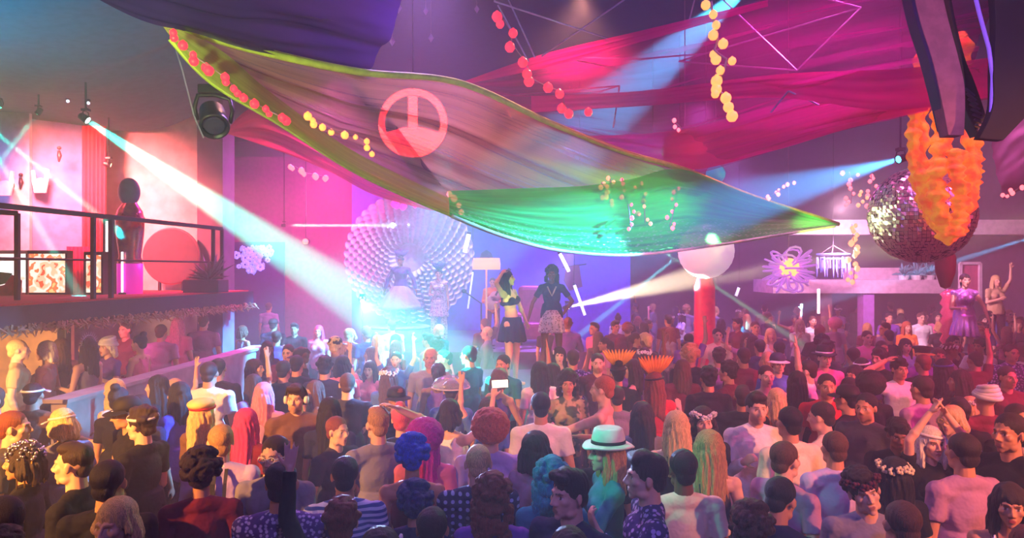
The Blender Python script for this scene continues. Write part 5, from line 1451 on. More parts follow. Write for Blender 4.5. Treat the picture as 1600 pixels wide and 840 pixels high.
# px, py of the head, yaw (0 back to us, 90 facing left, 180 facing us), pose, f/m, height, hair, hair colour, skin, top, top colour, worn things, beard, label
WH = rgb(235, 230, 225); BK = rgb(30, 28, 34); RDc = rgb(210, 40, 50); GD = rgb(220, 180, 90); SV = rgb(210, 200, 215)
L = [
 (38, 722, 100, 's', 'f', 1.68, 'bob', 'dark', 'tan', 'long', 'black', (('sequins', SV, GD),), 0, 'woman in a silver sequined cap with beads, cheek lit orange, black sparkly top'),
 (117, 726, 98, 's', 'm', 1.74, 'fade', 'dark', 'fair', 'tee', 'black', (), 0, 'man in profile lit orange, short dark fade, black t-shirt, next to the sequined cap'),
 (173, 650, 130, 's:p8', 'm', 1.72, 'short', 'black', 'tan', 'tee', 'black', (('cap', BK, BK),), 0, 'man in a black cap pulled low with orange-lit chin, black t-shirt'),
 (222, 664, 80, 'b', 'm', 1.74, 'messy', 'dark', 'fair', 'tee', 'black', (('band', WH, None),), 0, 'person with a white headband and dark tousled hair looking down to the black cap'),
 (284, 748, 20, 's', 'f', 1.72, 'curly', 'dark', 'tan', 'tee', 'maroon', (), 0, 'person with a big mop of dark brown curls and maroon top, back turned'),
 (200, 752, 5, 's', 'm', 1.74, 'short', 'black', 'tan', 'tee', 'black', (), 0, 'broad dark figure seen from behind between the orange profile and the dark curls'),
 (157, 822, 172, 's', 'f', 1.66, 'bob', 'blond', 'fair', 'tee', 'black', (), 0, 'woman with a short golden bob at the bottom edge below the orange-lit profile'),
 (52, 836, 20, 's', 'm', 1.70, 'messy', 'brown', 'tan', 'tee', 'black', (), 0, 'brown tousled head at the very bottom, beside the golden bob'),
 (2, 838, 60, 's', 'm', 1.72, 'buzz', 'dark', 'fair', 'tee', 'black', (), 0, 'orange-lit ear and cheek cut off at the bottom corner'),
 (46, 662, -70, 's', 'm', 1.74, 'short', 'auburn', 'fair', 'tee', 'charcoal', (), 0, 'auburn-haired man glowing orange above the sequined cap'),
 (110, 664, 60, 's:p10', 'f', 1.66, 'bob', 'blond', 'fair', 'tee', 'grey', (('visor', WH, None),), 0, 'blonde woman with a white visor bowing her orange-lit head'),
 (8, 622, 170, 's', 'm', 1.74, 'short', 'brown', 'fair', 'tee', 'mauve', (), 0, 'man under the balcony corner with an orange-lit face and mauve shirt'),
 (37, 622, 10, 's', 'm', 1.70, 'short', 'black', 'tan', 'tee', 'brown', (('visor', WH, None),), 0, 'dark-haired head with a pale visor turned away under the balcony corner'),
 (92, 612, 80, 'b', 'f', 1.66, 'wavy', 'blond', 'fair', 'tank', 'yellow', (), 0, 'blonde woman in a yellow top just outside the low wall'),
 (190, 628, 0, 's', 'f', 1.68, 'bun', 'black', 'tan', 'tee', 'black', (), 0, 'round black hair from behind just above the black cap, by the low wall'),
 (231, 632, 10, 's', 'f', 1.66, 'long', 'black', 'tan', 'tee', 'navy', (), 0, 'long black hair seen from behind against the pale low wall'),
 (263, 622, 70, 'b', 'f', 1.70, 'long', 'black', 'fair', 'tee', 'purple', (), 0, 'tall woman with long black hair in a purple top beside the low wall'),
 (338, 577, 5, 's', 'm', 1.74, 'short', 'black', 'tan', 'tee', 'black', (), 0, 'man in black seen from behind against the end of the low wall'),
 (370, 577, 5, 's', 'm', 1.80, 'short', 'dark', 'tan', 'tee', 'white', (), 0, 'dark-haired man in a white t-shirt with his back to us below the pillar'),
 (317, 648, -20, 's', 'f', 1.68, 'wavy', 'blond', 'fair', 'tee', 'brown', (('beret', rgb(235, 205, 130), RDc),), 0, 'long-haired blonde in a cream cap with a red rim'),
 (385, 662, -10, 's', 'f', 1.66, 'straight', 'pink', 'fair', 'tee', 'maroon', (), 0, 'long hot pink hair hanging over a maroon top'),
 (412, 617, 0, 's', 'f', 1.66, 'long', 'rose', 'fair', 'tee', 'mauve', (), 0, 'pale rose hair from behind between the white t-shirt and the headphones'),
 (470, 628, 205, 's:h-25', 'm', 1.74, 'quiff', 'dark', 'fair', 'jacket', 'brown', (('headphones', WH, BK),), 1, 'bearded man wearing white headphones and a brown jacket'),
 (507, 640, 0, 's', 'f', 1.68, 'straight', 'black', 'tan', 'tee', 'navy', (), 0, 'long straight black hair from behind just past the headphones'),
 (345, 692, 10, 's:h20', 'm', 1.72, 'short', 'sandy', 'fair', 'long', 'lilac', ('SUSP',), 0, 'man in a pale shirt with dark striped braces down his back'),
 (450, 552, 180, 's', 'm', 1.72, 'short', 'dark', 'fair', 'tee', 'maroon', (), 0, 'face turned to us in the magenta haze over the dark row of heads'),
 (460, 573, 0, 's', 'm', 1.72, 'short', 'black', 'tan', 'tee', 'black', (), 0, 'black-haired man from behind under the face in the magenta haze'),
 (498, 574, 5, 's', 'm', 1.74, 'messy', 'black', 'tan', 'tee', 'navy', (), 0, 'tousled black head from behind beneath the pink raised collar'),
 (530, 573, -10, 's', 'f', 1.70, 'bob', 'black', 'tan', 'tee', 'pink', (), 0, 'black bob from behind with a pinkish top'),
 (428, 583, 0, 's', 'm', 1.72, 'short', 'black', 'tan', 'tee', 'black', (), 0, 'dark head and shoulders beside the raised open hand'),
 (498, 518, 180, 's', 'f', 1.66, 'long', 'pink', 'fair', 'tee', 'magenta', (), 0, 'small pink-haired figure high in the magenta haze') ,
 (420, 480, 0, 's', 'm', 1.84, 'short', 'brown', 'fair', 'tee', 'lilac', (), 0, 'tall man in a pale lilac shirt standing beyond the pillar'),
 (388, 528, 10, 's', 'm', 1.72, 'short', 'dark', 'tan', 'tee', 'purple', (), 0, 'purple-clad figure from behind near the foot of the pillar'),
 (395, 600, 60, 'u', 'f', 1.62, 'long', 'dark', 'fair', 'tee', 'mauve', (), 0, 'woman raising an open hand beside the white t-shirt man'),
 (427, 714, 178, 's:h-5', 'm', 1.72, 'short', 'dark', 'fair', 'tee', 'grey', (('glasses', None, WH),), 0, 'man facing us in pale-framed glasses and a grey t-shirt'),
 (474, 745, 5, 's', 'm', 1.74, 'short', 'black', 'tan', 'tee', 'whitefloral', (), 0, 'black-haired man from behind in a pale purple flowered shirt'),
 (543, 822, 10, 'ul', 'f', 1.62, 'messy', 'auburn', 'fair', 'long', 'black', (), 0, 'auburn-haired person at the bottom raising a hand from a black sleeve'),
 (553, 745, 10, 's', 'm', 1.66, 'short', 'dark', 'tan', 'tee', 'stripes', (), 0, 'person in a blue and white striped shirt behind the raised hand'),
 (595, 668, 30, 'hd', 'm', 1.74, 'fade', 'sandy', 'fair', 'tee', 'grey', (), 0, 'sandy-haired man with an arm bent over his head, grey shirt'),
 (644, 652, 0, 's', 'f', 1.66, 'bun', 'rainbow', 'fair', 'tee', 'navy', (), 0, 'round pink and orange hairdo just above the magenta wig'),
 (665, 692, 0, 's', 'f', 1.68, 'afrolong', 'magenta', 'fair', 'tee', 'pink', (), 0, 'person in a long magenta wig seen from behind'),
 (637, 730, 5, 's', 'f', 1.70, 'curly', 'blue', 'tan', 'tank', 'maroon', (), 0, 'person in a bright blue curly wig with bare reddish back'),
 (663, 785, 0, 's', 'f', 1.56, 'curly', 'navy', 'tan', 'tee', 'navy', (), 0, 'dark blue curls below the bright blue wig'),
 (622, 818, 0, 's', 'f', 1.66, 'bob', 'dark', 'tan', 'tee', 'black', (('flower', WH, None),), 0, 'dark bob with a white clip at the bottom edge'),
 (755, 678, 0, 's', 'm', 1.74, 'afro', 'coral', 'fair', 'tee', 'lilac', (), 0, 'person in a big coral afro wig and pale lilac shirt'),
 (729, 724, 5, 's', 'm', 1.70, 'buzz', 'blond', 'fair', 'long', 'plaid', (), 0, 'close-cropped blond head below the coral wig'),
 (770, 792, 0, 's', 'f', 1.64, 'curlylong', 'auburn', 'fair', 'tee', 'purple', (), 0, 'long auburn curls from behind near the bottom'),
 (700, 812, 0, 's', 'm', 1.60, 'short', 'dark', 'tan', 'long', 'plaid', (), 0, 'dark head above a plaid shirt at the bottom, beside the auburn curls'),
 (847, 706, -40, 's', 'f', 1.70, 'bob', 'dark', 'fair', 'tee', 'mauve', (), 0, 'dark-haired woman turned away behind the teal hair'),
 (828, 770, 0, 's', 'f', 1.64, 'curlylong', 'teal', 'fair', 'tee', 'teal', (), 0, 'fluffy teal hair from behind'),
 (876, 773, 140, 's:h-15', 'm', 1.74, 'quiff', 'black', 'fair', 'tee', 'navy', (), 0, 'young man with dark swept hair facing us in a navy t-shirt'),
 (886, 836, 0, 's', 'f', 1.62, 'long', 'dark', 'tan', 'tee', 'purple', (), 0, 'violet-tinted dark head cut by the bottom edge before the navy t-shirt'),
 (1000, 752, 88, 'f', 'm', 1.78, 'quiff', 'dark', 'fair', 'long', 'floral', (), 0, 'man in profile in a purple flowered shirt with a hand near his chin'),
 (939, 706, 98, 'f', 'f', 1.70, 'long', 'sandy', 'fair', 'long', 'teal', (('fedora', WH, BK),), 0, 'woman in a white fedora lit green'),
 (946, 604, 70, 'rc', 'm', 1.78, 'short', 'ginger', 'fair', None, None, (), 1, 'shirtless ginger man reaching out an arm above the white fedora'),
 (1010, 655, 0, 's', 'f', 1.68, 'straight', 'dark', 'fair', 'tee', 'grey', (), 0, 'long dark hair between the shirtless man and the blonde'),
 (1050, 662, -5, 's', 'f', 1.70, 'straight', 'blond', 'fair', 'tank', 'black', (), 0, 'long straight blonde hair glowing yellow'),
 (845, 636, 0, 's', 'm', 1.74, 'short', 'black', 'tan', 'tee', 'white', (), 0, 'teal-lit black head over a white t-shirt, in front of the camouflage top'),
 (1068, 732, 5, 's', 'm', 1.70, 'short', 'black', 'brown', 'tee', 'cream', (), 0, 'black-haired man in a cream t-shirt seen from behind'),
 (1122, 708, 0, 's', 'f', 1.72, 'straight', 'sandy', 'fair', 'tank', 'charcoal', (), 0, 'very long sandy brown hair edged in green light'),
 (1102, 660, 175, 's', 'f', 1.66, 'bob', 'dark', 'fair', 'tee', 'black', (('flowers', WH, BK),), 0, 'woman facing us with a white flower headband'),
 (1180, 640, 178, 'd', 'm', 1.76, 'quiff', 'dark', 'fair', 'long', 'white', (), .6, 'man facing us in an open white shirt'),
 (1240, 664, 15, 's', 'm', 1.74, 'short', 'black', 'tan', 'tee', 'cream', (), 0, 'black-haired man in a cream t-shirt with a dark printed patch'),
 (1210, 716, -60, 's', 'm', 1.68, 'short', 'brown', 'fair', 'tee', 'mauve', (), 0, 'brown-haired man turned right with an orange cheek'),
 (1216, 785, -50, 's:p15', 'm', 1.64, 'short', 'black', 'tan', 'tee', 'navy', (), 0, 'black head bending right near the bottom with an orange-lit ear'),
 (1172, 822, 0, 's', 'f', 1.62, 'curly', 'brown', 'tan', 'tee', 'maroon', (), 0, 'brown curls at the bottom edge below the long sandy hair'),
 (1306, 702, 5, 's', 'm', 1.66, 'short', 'brown', 'tan', 'tee', 'lilac', (), 0, 'brown head from behind in front of the cream shoulder'),
 (1288, 652, 50, 's:p8', 'm', 1.70, 'short', 'dark', 'fair', 'tee', 'cream', (), 0, 'dark-haired man bowing left in a cream t-shirt'),
 (1447, 688, 178, 'c', 'f', 1.64, 'long', 'platinum', 'fair', 'tee', 'black', (('band', WH, None),), 0, 'platinum-haired woman clapping both hands over her head'),
 (1364, 772, 170, 's:r15', 'm', 1.66, 'messy', 'dark', 'fair', 'tee', 'grey', (('flowers', rgb(90, 20, 45), BK),), 0, 'person tilting a pink-lit face under dark red flowers'),
 (1402, 815, 0, 's', 'm', 1.64, 'short', 'brown', 'tan', 'tee', 'black', (), 0, 'brown head from behind at the bottom beside the tilted face'),
 (1383, 738, 5, 's', 'f', 1.60, 'long', 'black', 'tan', 'tee', 'black', (('flowers', rgb(235, 215, 170), BK),), 0, 'black hair with a ring of pale flowers'),
 (1505, 708, 10, 's', 'm', 1.74, 'short', 'dark', 'tan', 'tee', 'mauve', (), 0, 'dark-haired man in a mauve t-shirt with his back to us, near the corner'),
 (1557, 672, 110, 's', 'm', 1.82, 'short', 'dark', 'tan', 'tee', 'black', (), .6, 'tall man in black with a crimson-lit face'),
 (1356, 637, 130, 's', 'm', 1.72, 'short', 'black', 'tan', 'jacket', 'charcoal', (), 1, 'bearded man in a dark jacket beside the clapping woman'),
 (1400, 677, 160, 's:p10', 'm', 1.60, 'messy', 'black', 'brown', 'tee', 'black', (), 0, 'half-hidden dark face below the mauve shirt'),
 (1578, 790, 150, 's', 'f', 1.60, 'wavy', 'dark', 'tan', 'tank', 'sequin', (), 0, 'woman in a glittering top in the bottom corner'),
 (872, 552, 178, 's', 'f', 1.68, 'wavy', 'black', 'fair', 'tank', 'pink', (('flower', WH, None),), 0, 'black-haired woman with a white flower in her hair facing us below the stage'),
 (897, 562, 0, 's', 'm', 1.72, 'short', 'dark', 'tan', 'tee', 'floral', (), 0, 'dark head from behind beside the woman with the white flower'),
 (843, 582, 20, 's', 'f', 1.72, 'long', 'black', 'tan', 'tee', 'white', (), 0, 'black-haired person in a white top seen from behind below the stage'),
 (887, 600, 178, 's', 'f', 1.70, 'curlylong', 'dark', 'tan', 'tee', 'camo', (), 0, 'curly-haired woman in a camouflage top facing us'),
 (932, 567, 178, 's', 'm', 1.72, 'short', 'dark', 'fair', 'tee', 'maroon', (), .6, 'man facing us with his head just above the shirtless man'),
 (966, 585, 0, 's', 'f', 1.70, 'bun', 'black', 'tan', 'tee', 'black', (('plume', rgb(250, 180, 40), None),), 0, 'black hair with an orange and yellow headpiece'),
 (983, 563, 175, 's', 'f', 1.68, 'long', 'dark', 'fair', 'tee', 'purple', (), 0, 'pale face with long dark hair behind the orange headpiece'),
 (1012, 605, 10, 'dn', 'f', 1.72, 'wavy', 'auburn', 'fair', 'dress', 'red', (('plume', rgb(250, 150, 30), None),), 0, 'reveller in a red dress with flame-coloured plumes'),
 (975, 622, 0, 's', 'm', 1.62, 'short', 'dark', 'tan', 'tee', 'grey', (), 0, 'person in a plain grey top behind the shirtless man'),
 (733, 556, 60, 'b', 'm', 1.80, 'short', 'black', 'tan', 'tee', 'teal', (), 0, 'tall figure in a teal top standing out in the cyan haze'),
 (786, 570, 150, 's', 'm', 1.72, 'short', 'black', 'tan', 'tee', 'teal', (), 0, 'black-haired figure in the cyan light before the dancer in the blue skirt'),
 (705, 612, 0, 's', 'f', 1.66, 'short', 'dark', 'tan', 'tee', 'blue', (('shower', SV, None),), 0, 'person in a clear domed hat in the blue haze'),
 (763, 640, 178, 'u', 'f', 1.56, 'bob', 'dark', 'fair', 'tee', 'blue', (), 0, 'woman lifting a hand just above the coral wig'),
 (688, 650, -20, 'ph', 'f', 1.66, 'bob', 'dark', 'fair', 'tank', 'white', ('PHONE',), 0, 'woman in a white top holding up a bright phone'),
 (608, 590, -15, 's', 'f', 1.68, 'wavy', 'brown', 'fair', 'tee', 'blue', (('flowers', WH, BK),), 0, 'brown wavy hair under a large white flower headdress'),
 (543, 602, 5, 's', 'm', 1.74, 'buzz', 'brown', 'fair', 'tee', 'charcoal', (), 0, 'close-cropped head in a charcoal shirt by the haze'),
 (578, 578, 170, 'u', 'f', 1.56, 'long', 'dark', 'fair', 'tee', 'pink', (), 0, 'small figure raising a red-lit hand left of the cyan haze'),
 (618, 563, 178, 'uu', 'f', 1.62, 'short', 'dark', 'fair', 'tee', 'blue', (), 0, 'figure facing us with both arms up at the edge of the cyan haze'),
 (1088, 552, 75, 's', 'm', 1.74, 'quiff', 'dark', 'fair', 'tee', 'white', (), 0, 'man in a white t-shirt facing left below the red pillar'),
 (1121, 524, 178, 's', 'm', 1.74, 'short', 'dark', 'fair', 'tee', 'cream', (), 0, 'dark-haired man in a cream top facing us beside the red pillar'),
 (1180, 512, 178, 's', 'm', 1.76, 'short', 'brown', 'fair', 'tee', 'lilac', (), 0, 'man in a lilac top with a bright face far behind the white t-shirt'),
 (1173, 531, 178, 's', 'f', 1.62, 'long', 'dark', 'fair', 'tee', 'pink', (), 0, 'woman in pink in front of the man in the lilac top'),
 (1204, 523, 178, 'ch', 'f', 1.66, 'long', 'blond', 'fair', 'tank', 'white', (), 0, 'blonde in a white top facing us, left of the orange raised arm'),
 (1128, 560, 0, 's', 'm', 1.70, 'messy', 'dark', 'tan', 'tee', 'mauve', (), 0, 'tousled dark head from behind right of the white t-shirt man'),
 (1153, 556, 0, 's', 'm', 1.76, 'short', 'dark', 'tan', 'tee', 'maroon', (), 0, 'man in a maroon t-shirt with his back to us'),
 (1107, 592, 5, 's', 'm', 1.72, 'messy', 'black', 'tan', 'tee', 'black', (), 0, 'big black tousled head above the white flower headband'),
 (1066, 578, 0, 's', 'f', 1.68, 'long', 'brown', 'tan', 'tee', 'maroon', (), 0, 'brown long hair from behind left of the white t-shirt man'),
 (1190, 543, 0, 's', 'm', 1.70, 'short', 'black', 'tan', 'tee', 'navy', (), 0, 'black head in a navy top, first of a pair behind the visor cap'),
 (1214, 545, 0, 's', 'm', 1.72, 'short', 'black', 'tan', 'tee', 'black', (), 0, 'black head in a black top, second of a pair behind the visor cap'),
 (1202, 566, 178, 's', 'm', 1.72, 'short', 'dark', 'fair', 'tee', 'blue', (('cap', rgb(60, 60, 90), WH),), 0, 'man in a cap with a pale brim facing us'),
 (1208, 592, 178, 's', 'm', 1.70, 'short', 'dark', 'fair', 'tank', 'orange', (), 0, 'bare-shouldered figure in orange with a pink-lit face'),
 (1262, 580, 60, 'ul', 'm', 1.74, 'short', 'dark', 'fair', 'tee', 'white', (), 0, 'man in white raising a hand high with an orange-lit arm'),
 (1235, 597, 0, 's', 'f', 1.70, 'straight', 'black', 'tan', 'tee', 'black', (), 0, 'long straight black hair below the orange raised arm'),
 (1272, 603, 165, 's', 'm', 1.74, 'short', 'dark', 'tan', 'tee', 'red', (), 1, 'bearded man with a red-lit face and red top'),
 (1288, 560, 178, 's', 'm', 1.74, 'short', 'dark', 'fair', 'tee', 'pink', (('fedora', BK, WH),), 0, 'man in a dark brimmed hat with a pink-lit face'),
 (1245, 628, 0, 's', 'f', 1.58, 'long', 'blond', 'fair', 'tee', 'orange', (), 0, 'short blonde hair glowing orange between the white shirt and bearded man'),
 (1312, 620, 40, 's', 'm', 1.70, 'short', 'black', 'tan', 'tee', 'black', (('cap', BK, BK),), 0, 'man in a dark cap turned left beside the bearded red-lit man'),
 (1250, 508, 178, 'fr', 'f', 1.70, 'long', 'blond', 'fair', 'tee', 'cream', (), 0, 'blonde woman with a hand at her mouth far back'),
 (1355, 528, 178, 's', 'm', 1.72, 'short', 'brown', 'fair', 'tee', 'pink', (), 0, 'bright-faced man far back below the violet column'),
 (1378, 545, 178, 's', 'm', 1.70, 'short', 'dark', 'tan', 'tee', 'purple', (), 0, 'violet-lit man facing us below the ledge'),
 (1415, 541, 175, 's', 'f', 1.68, 'wavy', 'dark', 'fair', 'tee', 'lilac', (), 0, 'woman in lilac with dark waves facing us below the ledge'),
 (1405, 577, 178, 'hd', 'm', 1.74, 'messy', 'black', 'tan', 'tee', 'white', (), 0, 'man in white with one arm over his head and tousled black hair'),
 (1408, 603, 20, 's', 'm', 1.76, 'short', 'dark', 'tan', 'long', 'mauve', (), 0, 'man in a mauve shirt edged in violet light, back turned'),
 (1442, 556, 175, 's', 'm', 1.72, 'short', 'black', 'tan', 'tee', 'purple', (('peaked', BK, GD),), 0, 'person in a black peaked cap with a gold badge band'),
 (1474, 578, 0, 's', 'f', 1.74, 'long', 'black', 'tan', 'tee', 'black', (('band', rgb(60, 60, 160), None),), 0, 'black hair with a dark blue band just left of the podium'),
 (1500, 596, 60, 's', 'f', 1.68, 'long', 'dark', 'tan', 'tank', 'red', (), 0, 'woman in a red top at the foot of the podium'),
 (1372, 607, 0, 's', 'f', 1.72, 'afro', 'black', 'brown', 'tee', 'black', (), 0, 'big black afro from behind over the bearded man in the jacket'),
 (1333, 557, 0, 's', 'm', 1.72, 'short', 'black', 'tan', 'tee', 'charcoal', (), 0, 'black head from behind in front of the bright-faced man'),
 (1346, 575, 0, 's', 'f', 1.68, 'bob', 'black', 'tan', 'tee', 'mauve', (('band', WH, None),), 0, 'black bob with a white headband seen from behind'),
 (1339, 612, 0, 's', 'f', 1.62, 'long', 'dark', 'tan', 'tank', 'pink', (), 0, 'pink-shouldered person with dark hair below the white headband'),
 (1541, 625, 0, 's', 'm', 1.70, None, 'dark', 'tan', 'tee', 'maroon', (('turban', WH, None),), 0, 'person in a white headwrap in the dark corner crowd'),
 (1574, 590, 178, 's', 'm', 1.72, 'short', 'dark', 'tan', 'tee', 'maroon', (), 0, 'maroon-shirted man facing us past the podium'),
 (1580, 552, 178, 's', 'm', 1.74, 'short', 'dark', 'tan', 'long', 'floral', (), 0, 'man in a dark flowered shirt facing us past the podium'),
 (1490, 658, 120, 's', 'f', 1.66, 'bob', 'blond', 'fair', 'tee', 'blue', (('glasses', None, GD),), 0, 'blonde in gold-framed glasses to the side of the clapping woman'),
 (1588, 655, 178, 's', 'm', 1.70, 'short', 'dark', 'tan', 'tee', 'black', (), 0, 'dim figure in black behind the crimson-lit tall man'),
 (1439, 497, 178, 's', 'm', 1.76, 'short', 'brown', 'fair', 'tee', 'white', (), 0, 'man in a white t-shirt facing us left of the sequined column'),
 (1417, 511, 178, 'b', 'f', 1.66, 'long', 'ginger', 'fair', 'tee', 'orange', (), 0, 'ginger woman in orange left of the sequined column'),
 (1464, 495, 178, 's', 'f', 1.72, 'long', 'dark', 'fair', 'tee', 'pink', (), 0, 'dark-haired woman in pink close to the sequined column'),
 (1389, 497, 178, 's', 'm', 1.72, 'short', 'dark', 'tan', 'tee', 'purple', (), 0, 'dusky man in purple under the ledge plants'),
 (1389, 526, 0, 's', 'm', 1.70, 'short', 'black', 'tan', 'tee', 'charcoal', (), 0, 'black head from behind under the ledge plants'),
 (1537, 500, 178, 's', 'f', 1.72, 'bob', 'dark', 'fair', 'tee', 'white', (), 0, 'woman in white behind the podium dancer'),
 (1558, 491, 178, 's', 'm', 1.78, 'short', 'blond', 'fair', 'tee', 'blue', (), 0, 'blond man in blue, first past the podium dancer'),
 (1577, 492, 178, 's', 'm', 1.76, 'short', 'sandy', 'fair', 'tee', 'leopard', (), 0, 'sandy-haired man in a spotted shirt past the podium'),
 (1270, 502, 178, 'u', 'm', 1.70, 'short', 'brown', 'fair', 'tee', 'white', (), 0, 'man in white raising one hand beside the flower lamp crowd'),
 (1304, 508, 0, 's', 'f', 1.72, 'afro', 'rose', 'tan', 'tee', 'mauve', (), 0, 'pale rose afro in the far crowd under the ledge'),
 (1166, 530, 178, 'ub', 'f', 1.66, 'long', 'brown', 'fair', 'tee', 'mauve', (), 0, 'woman with a bent arm raised right of the red pillar') ,
 (1076, 532, 0, 'u', 'm', 1.70, 'short', 'dark', 'tan', 'tee', 'purple', (), 0, 'man reaching one hand up left of the red pillar'),
]
# people on the raised level below the balcony: px, py, Y
UNDER = [
 (28, 550, 7.5, -60, 's', 'm', 1.70, 'short', 'blond', 'fair', 'tee', 'sand', (), 0, 'blond man in a sand shirt below the balcony under the balcony corner'),
 (72, 556, 7.9, 100, 's', 'f', 1.64, 'bob', 'platinum', 'fair', 'tank', 'white', (), 0, 'silver-blonde woman in a white top below the balcony'),
 (95, 566, 8.4, 60, 'b', 'f', 1.62, 'wavy', 'brown', 'fair', 'tank', 'brown', (), 0, 'wavy brown hair right behind the silver-blonde woman'),
 (137, 548, 8.0, 80, 'b', 'f', 1.66, 'wavy', 'dark', 'fair', 'tank', 'grey', (('starhead', SV, None),), 0, 'woman with a silver halo headdress behind the low wall'),
 (168, 560, 8.6, 160, 'ch', 'f', 1.60, 'bob', 'platinum', 'fair', 'tee', 'purple', (('turban', WH, None),), 0, 'person with a white headwrap behind the low wall'),
 (218, 560, 8.9, 85, 'b', 'f', 1.62, 'bun', 'black', 'fair', 'tank', 'pink', (('flower', WH, None),), 0, 'woman with black hair and a white flower facing left behind the low wall'),
 (252, 556, 9.8, 0, 's', 'm', 1.68, 'short', 'brown', 'tan', 'tee', 'mauve', (), 0, 'brown head from behind in the violet shade below the balcony'),
 (278, 530, 10.6, 0, 's', 'f', 1.72, 'straight', 'rose', 'fair', 'tee', 'pink', (), 0, 'rose-haired figure near the back wall below the balcony'),
 (318, 525, 11.0, 10, 's', 'm', 1.74, 'short', 'brown', 'fair', 'tee', 'mauve', (), 0, 'figure in mauve nearest the pillar below the balcony'),
 (196, 545, 10.0, 170, 's', 'm', 1.70, 'short', 'dark', 'tan', 'tee', 'maroon', (), 0, 'dim figure in maroon in the doorway shade below the balcony'),
]
UNDER2 = [
 (246, 592, 6.9, 95, 'fr', 'f', 1.68, 'straight', 'black', 'fair', 'tee', 'black', (), 0, 'woman with long black hair facing left with a hand at her face'),
 (277, 575, 7.7, -20, 'u', 'f', 1.52, 'long', 'blond', 'fair', 'tee', 'purple', (), 0, 'small blonde figure outside the low wall with one arm up'),
]
EXTRA_HAIR = {'afrolong': ('afro', 'wavy')}
placed = []
def add_person(px, py, yaw, code, sex, h, hair, hc, skin, top, tc, gears, beard, label, Y=None, zf=0.0, group=None, bot='trousers', bc=None, xy=None):
    fem = sex == 'f'; zh = h * .925 + zf
    if xy is None:
        if Y is None: Y = FPX * (CAMZ - zh) / (py - 420)
        X = (px - 800) / FPX * Y
    else: X, Y = xy
    if Y is not None and zf and xy is None: pass
    return dict(x=X, y=Y, z=zf, yaw=yaw, code=code, fem=fem, h=h, hair=hair, hc=hc, skin=skin, top=top, tc=tc, gears=gears, beard=beard, label=label, group=group, bot=bot, bc=bc)
recs = []
for r in L: recs.append(add_person(*r))
for r in UNDER: recs.append(add_person(r[0], r[1], *r[3:], Y=r[2], zf=.28))
for r in UNDER2: recs.append(add_person(r[0], r[1], *r[3:], Y=r[2]))
for c in recs: c['fixed'] = c['z'] > 0
